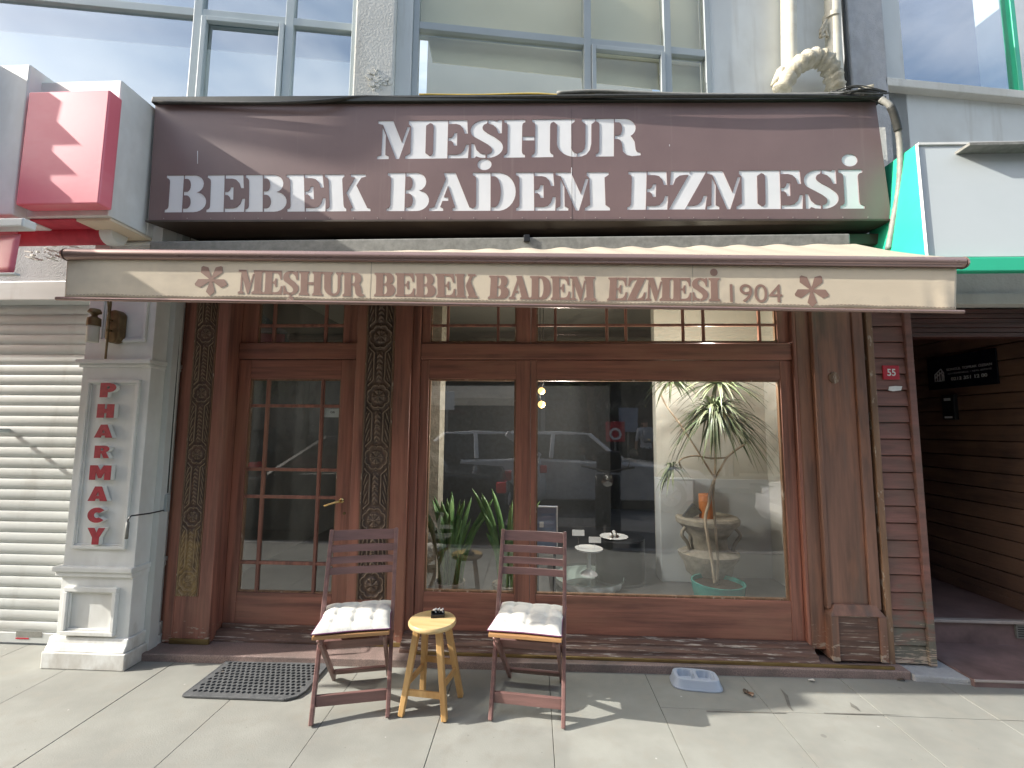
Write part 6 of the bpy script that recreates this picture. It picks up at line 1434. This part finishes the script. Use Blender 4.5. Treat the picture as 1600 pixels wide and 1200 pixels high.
# street signs
def post_sign(name, label, x, y, z0, z1, w, m):
    t = thing(name, label, 'sign', (x, y, 0)); g = MB(); g.tube([(x, y, -.02), (x, y, z1+.02)], .03, 8); g.build('post', M['cablegrey'], t, smooth=True); g = MB(); g.box(x-w/2, x+w/2, y+.03, y+.05, z0, z1); g.build('panel', M[m], t, bevel=.01); return t
post_sign('street_sign', 'red square sign on a post across the street, mirrored above the scooter', 2.15, -8.9, 1.1, 1.62, .5, 'plate_red')
g = MB(); g.lathe([(.10,0),(.16,0),(.16,.004),(.10,.004)], 20, Matrix.Translation((2.15, -8.845, 1.30)) @ Matrix.Rotation(pi/2, 4, 'X'), cap=False); wparent(g.build('ring_symbol', M['whiteprint']), bpy.data.objects['street_sign'])
post_sign('notice_board', 'grey notice board on a post left of the mirrored walker', 2.55, -9.2, 1.35, 2.0, .5, 'bluepanel')
# walker with backpack across the street
def person(x, y, rz):
    t = thing('person', 'person with silver backpack and dark trousers walking across the street', 'person', (x, y, 0), rz)
    V = {'pel':(0,0,.93,.13),'wai':(0,0,1.08,.125),'che':(0,.01,1.30,.15),'neck':(0,.02,1.47,.06),'hb':(0,.03,1.56,.075),'hm':(0,.035,1.64,.092),'ht':(0,.03,1.72,.07),
         'sl':(-.18,.01,1.41,.065),'el':(-.25,.02,1.15,.045),'wl':(-.24,.12,.93,.033),'hl':(-.24,.15,.86,.035),'sr':(.18,.01,1.41,.065),'er':(.25,-.02,1.15,.045),'wr':(.25,.04,.91,.033),'hr':(.25,.06,.84,.035),
         'hpl':(-.09,0,.88,.095),'kl':(-.10,.12,.48,.062),'al':(-.10,.06,.09,.042),'tl':(-.10,.20,.04,.035),'hpr':(.09,0,.88,.095),'kr':(.10,.0,.48,.062),'ar':(.10,-.22,.12,.042),'tr':(.10,-.10,.04,.035)}
    E_ = [('pel','wai'),('wai','che'),('che','neck'),('neck','hb'),('hb','hm'),('hm','ht'),('che','sl'),('sl','el'),('el','wl'),('wl','hl'),('che','sr'),('sr','er'),('er','wr'),('wr','hr'),('pel','hpl'),('hpl','kl'),('kl','al'),('al','tl'),('pel','hpr'),('hpr','kr'),('kr','ar'),('ar','tr')]
    ks = list(V); me = bpy.data.meshes.new('body'); me.from_pydata([V[k][:3] for k in ks], [(ks.index(a), ks.index(b)) for a, b in E_], [])
    o = bpy.data.objects.new('body', me); COL.objects.link(o); sk = o.modifiers.new('skin', 'SKIN')
    for i, k in enumerate(ks): me.skin_vertices[0].data[i].radius = (V[k][3],)*2 if k not in ('che','pel','wai') else (V[k][3]*1.15, V[k][3]*.8)
    me.skin_vertices[0].data[0].use_root = True
    o.modifiers.new('sub', 'SUBSURF').levels = 2; o.modifiers['sub'].render_levels = 2
    bpy.context.view_layer.update(); ev = o.evaluated_get(bpy.context.evaluated_depsgraph_get()); m2 = bpy.data.meshes.new_from_object(ev); bpy.data.objects.remove(o)
    m2.materials.clear(); [m2.materials.append(M[k]) for k in ('skin','shirt','trousers','hair')]
    for p in m2.polygons:
        c = p.center; p.use_smooth = True
        p.material_index = 3 if c.z > 1.60 and c.y < .07 else 0 if c.z > 1.47 or (abs(c.x) > .2 and c.z < 1.12) else 1 if c.z > .95 else 2
    o = link('body', m2, None, t); o.name = 'body'
    g = MB(); g.lathe([(0,-.20),(.11,-.19),(.15,-.08),(.15,.10),(.10,.2),(0,.22)], 18, Matrix.Translation((0,-.19,1.27)) @ Matrix.Scale(.62, 4, (0,1,0)), cap=False); tag(g.build('backpack', M['backpack'], None, smooth='all'), 'silver grey rounded backpack worn by the walker', 'backpack').matrix_basis = t.matrix_basis.copy()
    return t
person(2.98, -9.1, radians(170))

post_sign('parking_sign', 'white sign on a grey post, mirrored in the left window pane', -2.3, -8.9, 1.9, 2.4, .4, 'white')
person(-3.6, -9.6, radians(80)); bpy.data.objects['person.001']['label'] = 'person with backpack walking past the beige awning across the street'; bpy.data.objects['backpack.001']['label'] = 'silver backpack of the walker by the beige awning'
# litter
r = random.Random(31)
for i, (px, py, m_, lab) in enumerate(((1172,1086,'goldwood','brown dry leaf on the sunlit slab right of the pet bowl'),(1268,1065,'white','white scrap of paper by the threshold below the boarded column'),(1165,1082,'treebark','dark curled leaf just left of the brown leaf'),(346,1054,'treebark','small dark leaf lying at the left rim of the doormat'),(1408,1064,'treebark','small dark leaf near the step of the passage'))):
    p = atZ(px, py, 0); t = thing('paper_scrap' if i == 1 else 'dry_leaf', lab, 'paper scrap' if i == 1 else 'leaf', (p.x, p.y, .001), r.uniform(0, 6)); g = MB()
    w = .014 if i else .02
    g.grid(lambda u, v: ((u-.5)*w*2*(1-(2*v-1)**2*.8), (v-.5)*w*2.4, .003+.006*abs(2*u-1)+.004*sin(v*5)), 4, 6); o = g.build('piece', M[m_], t, smooth='all', local=True); q = o.modifiers.new('s', 'SOLIDIFY'); q.thickness = .0008
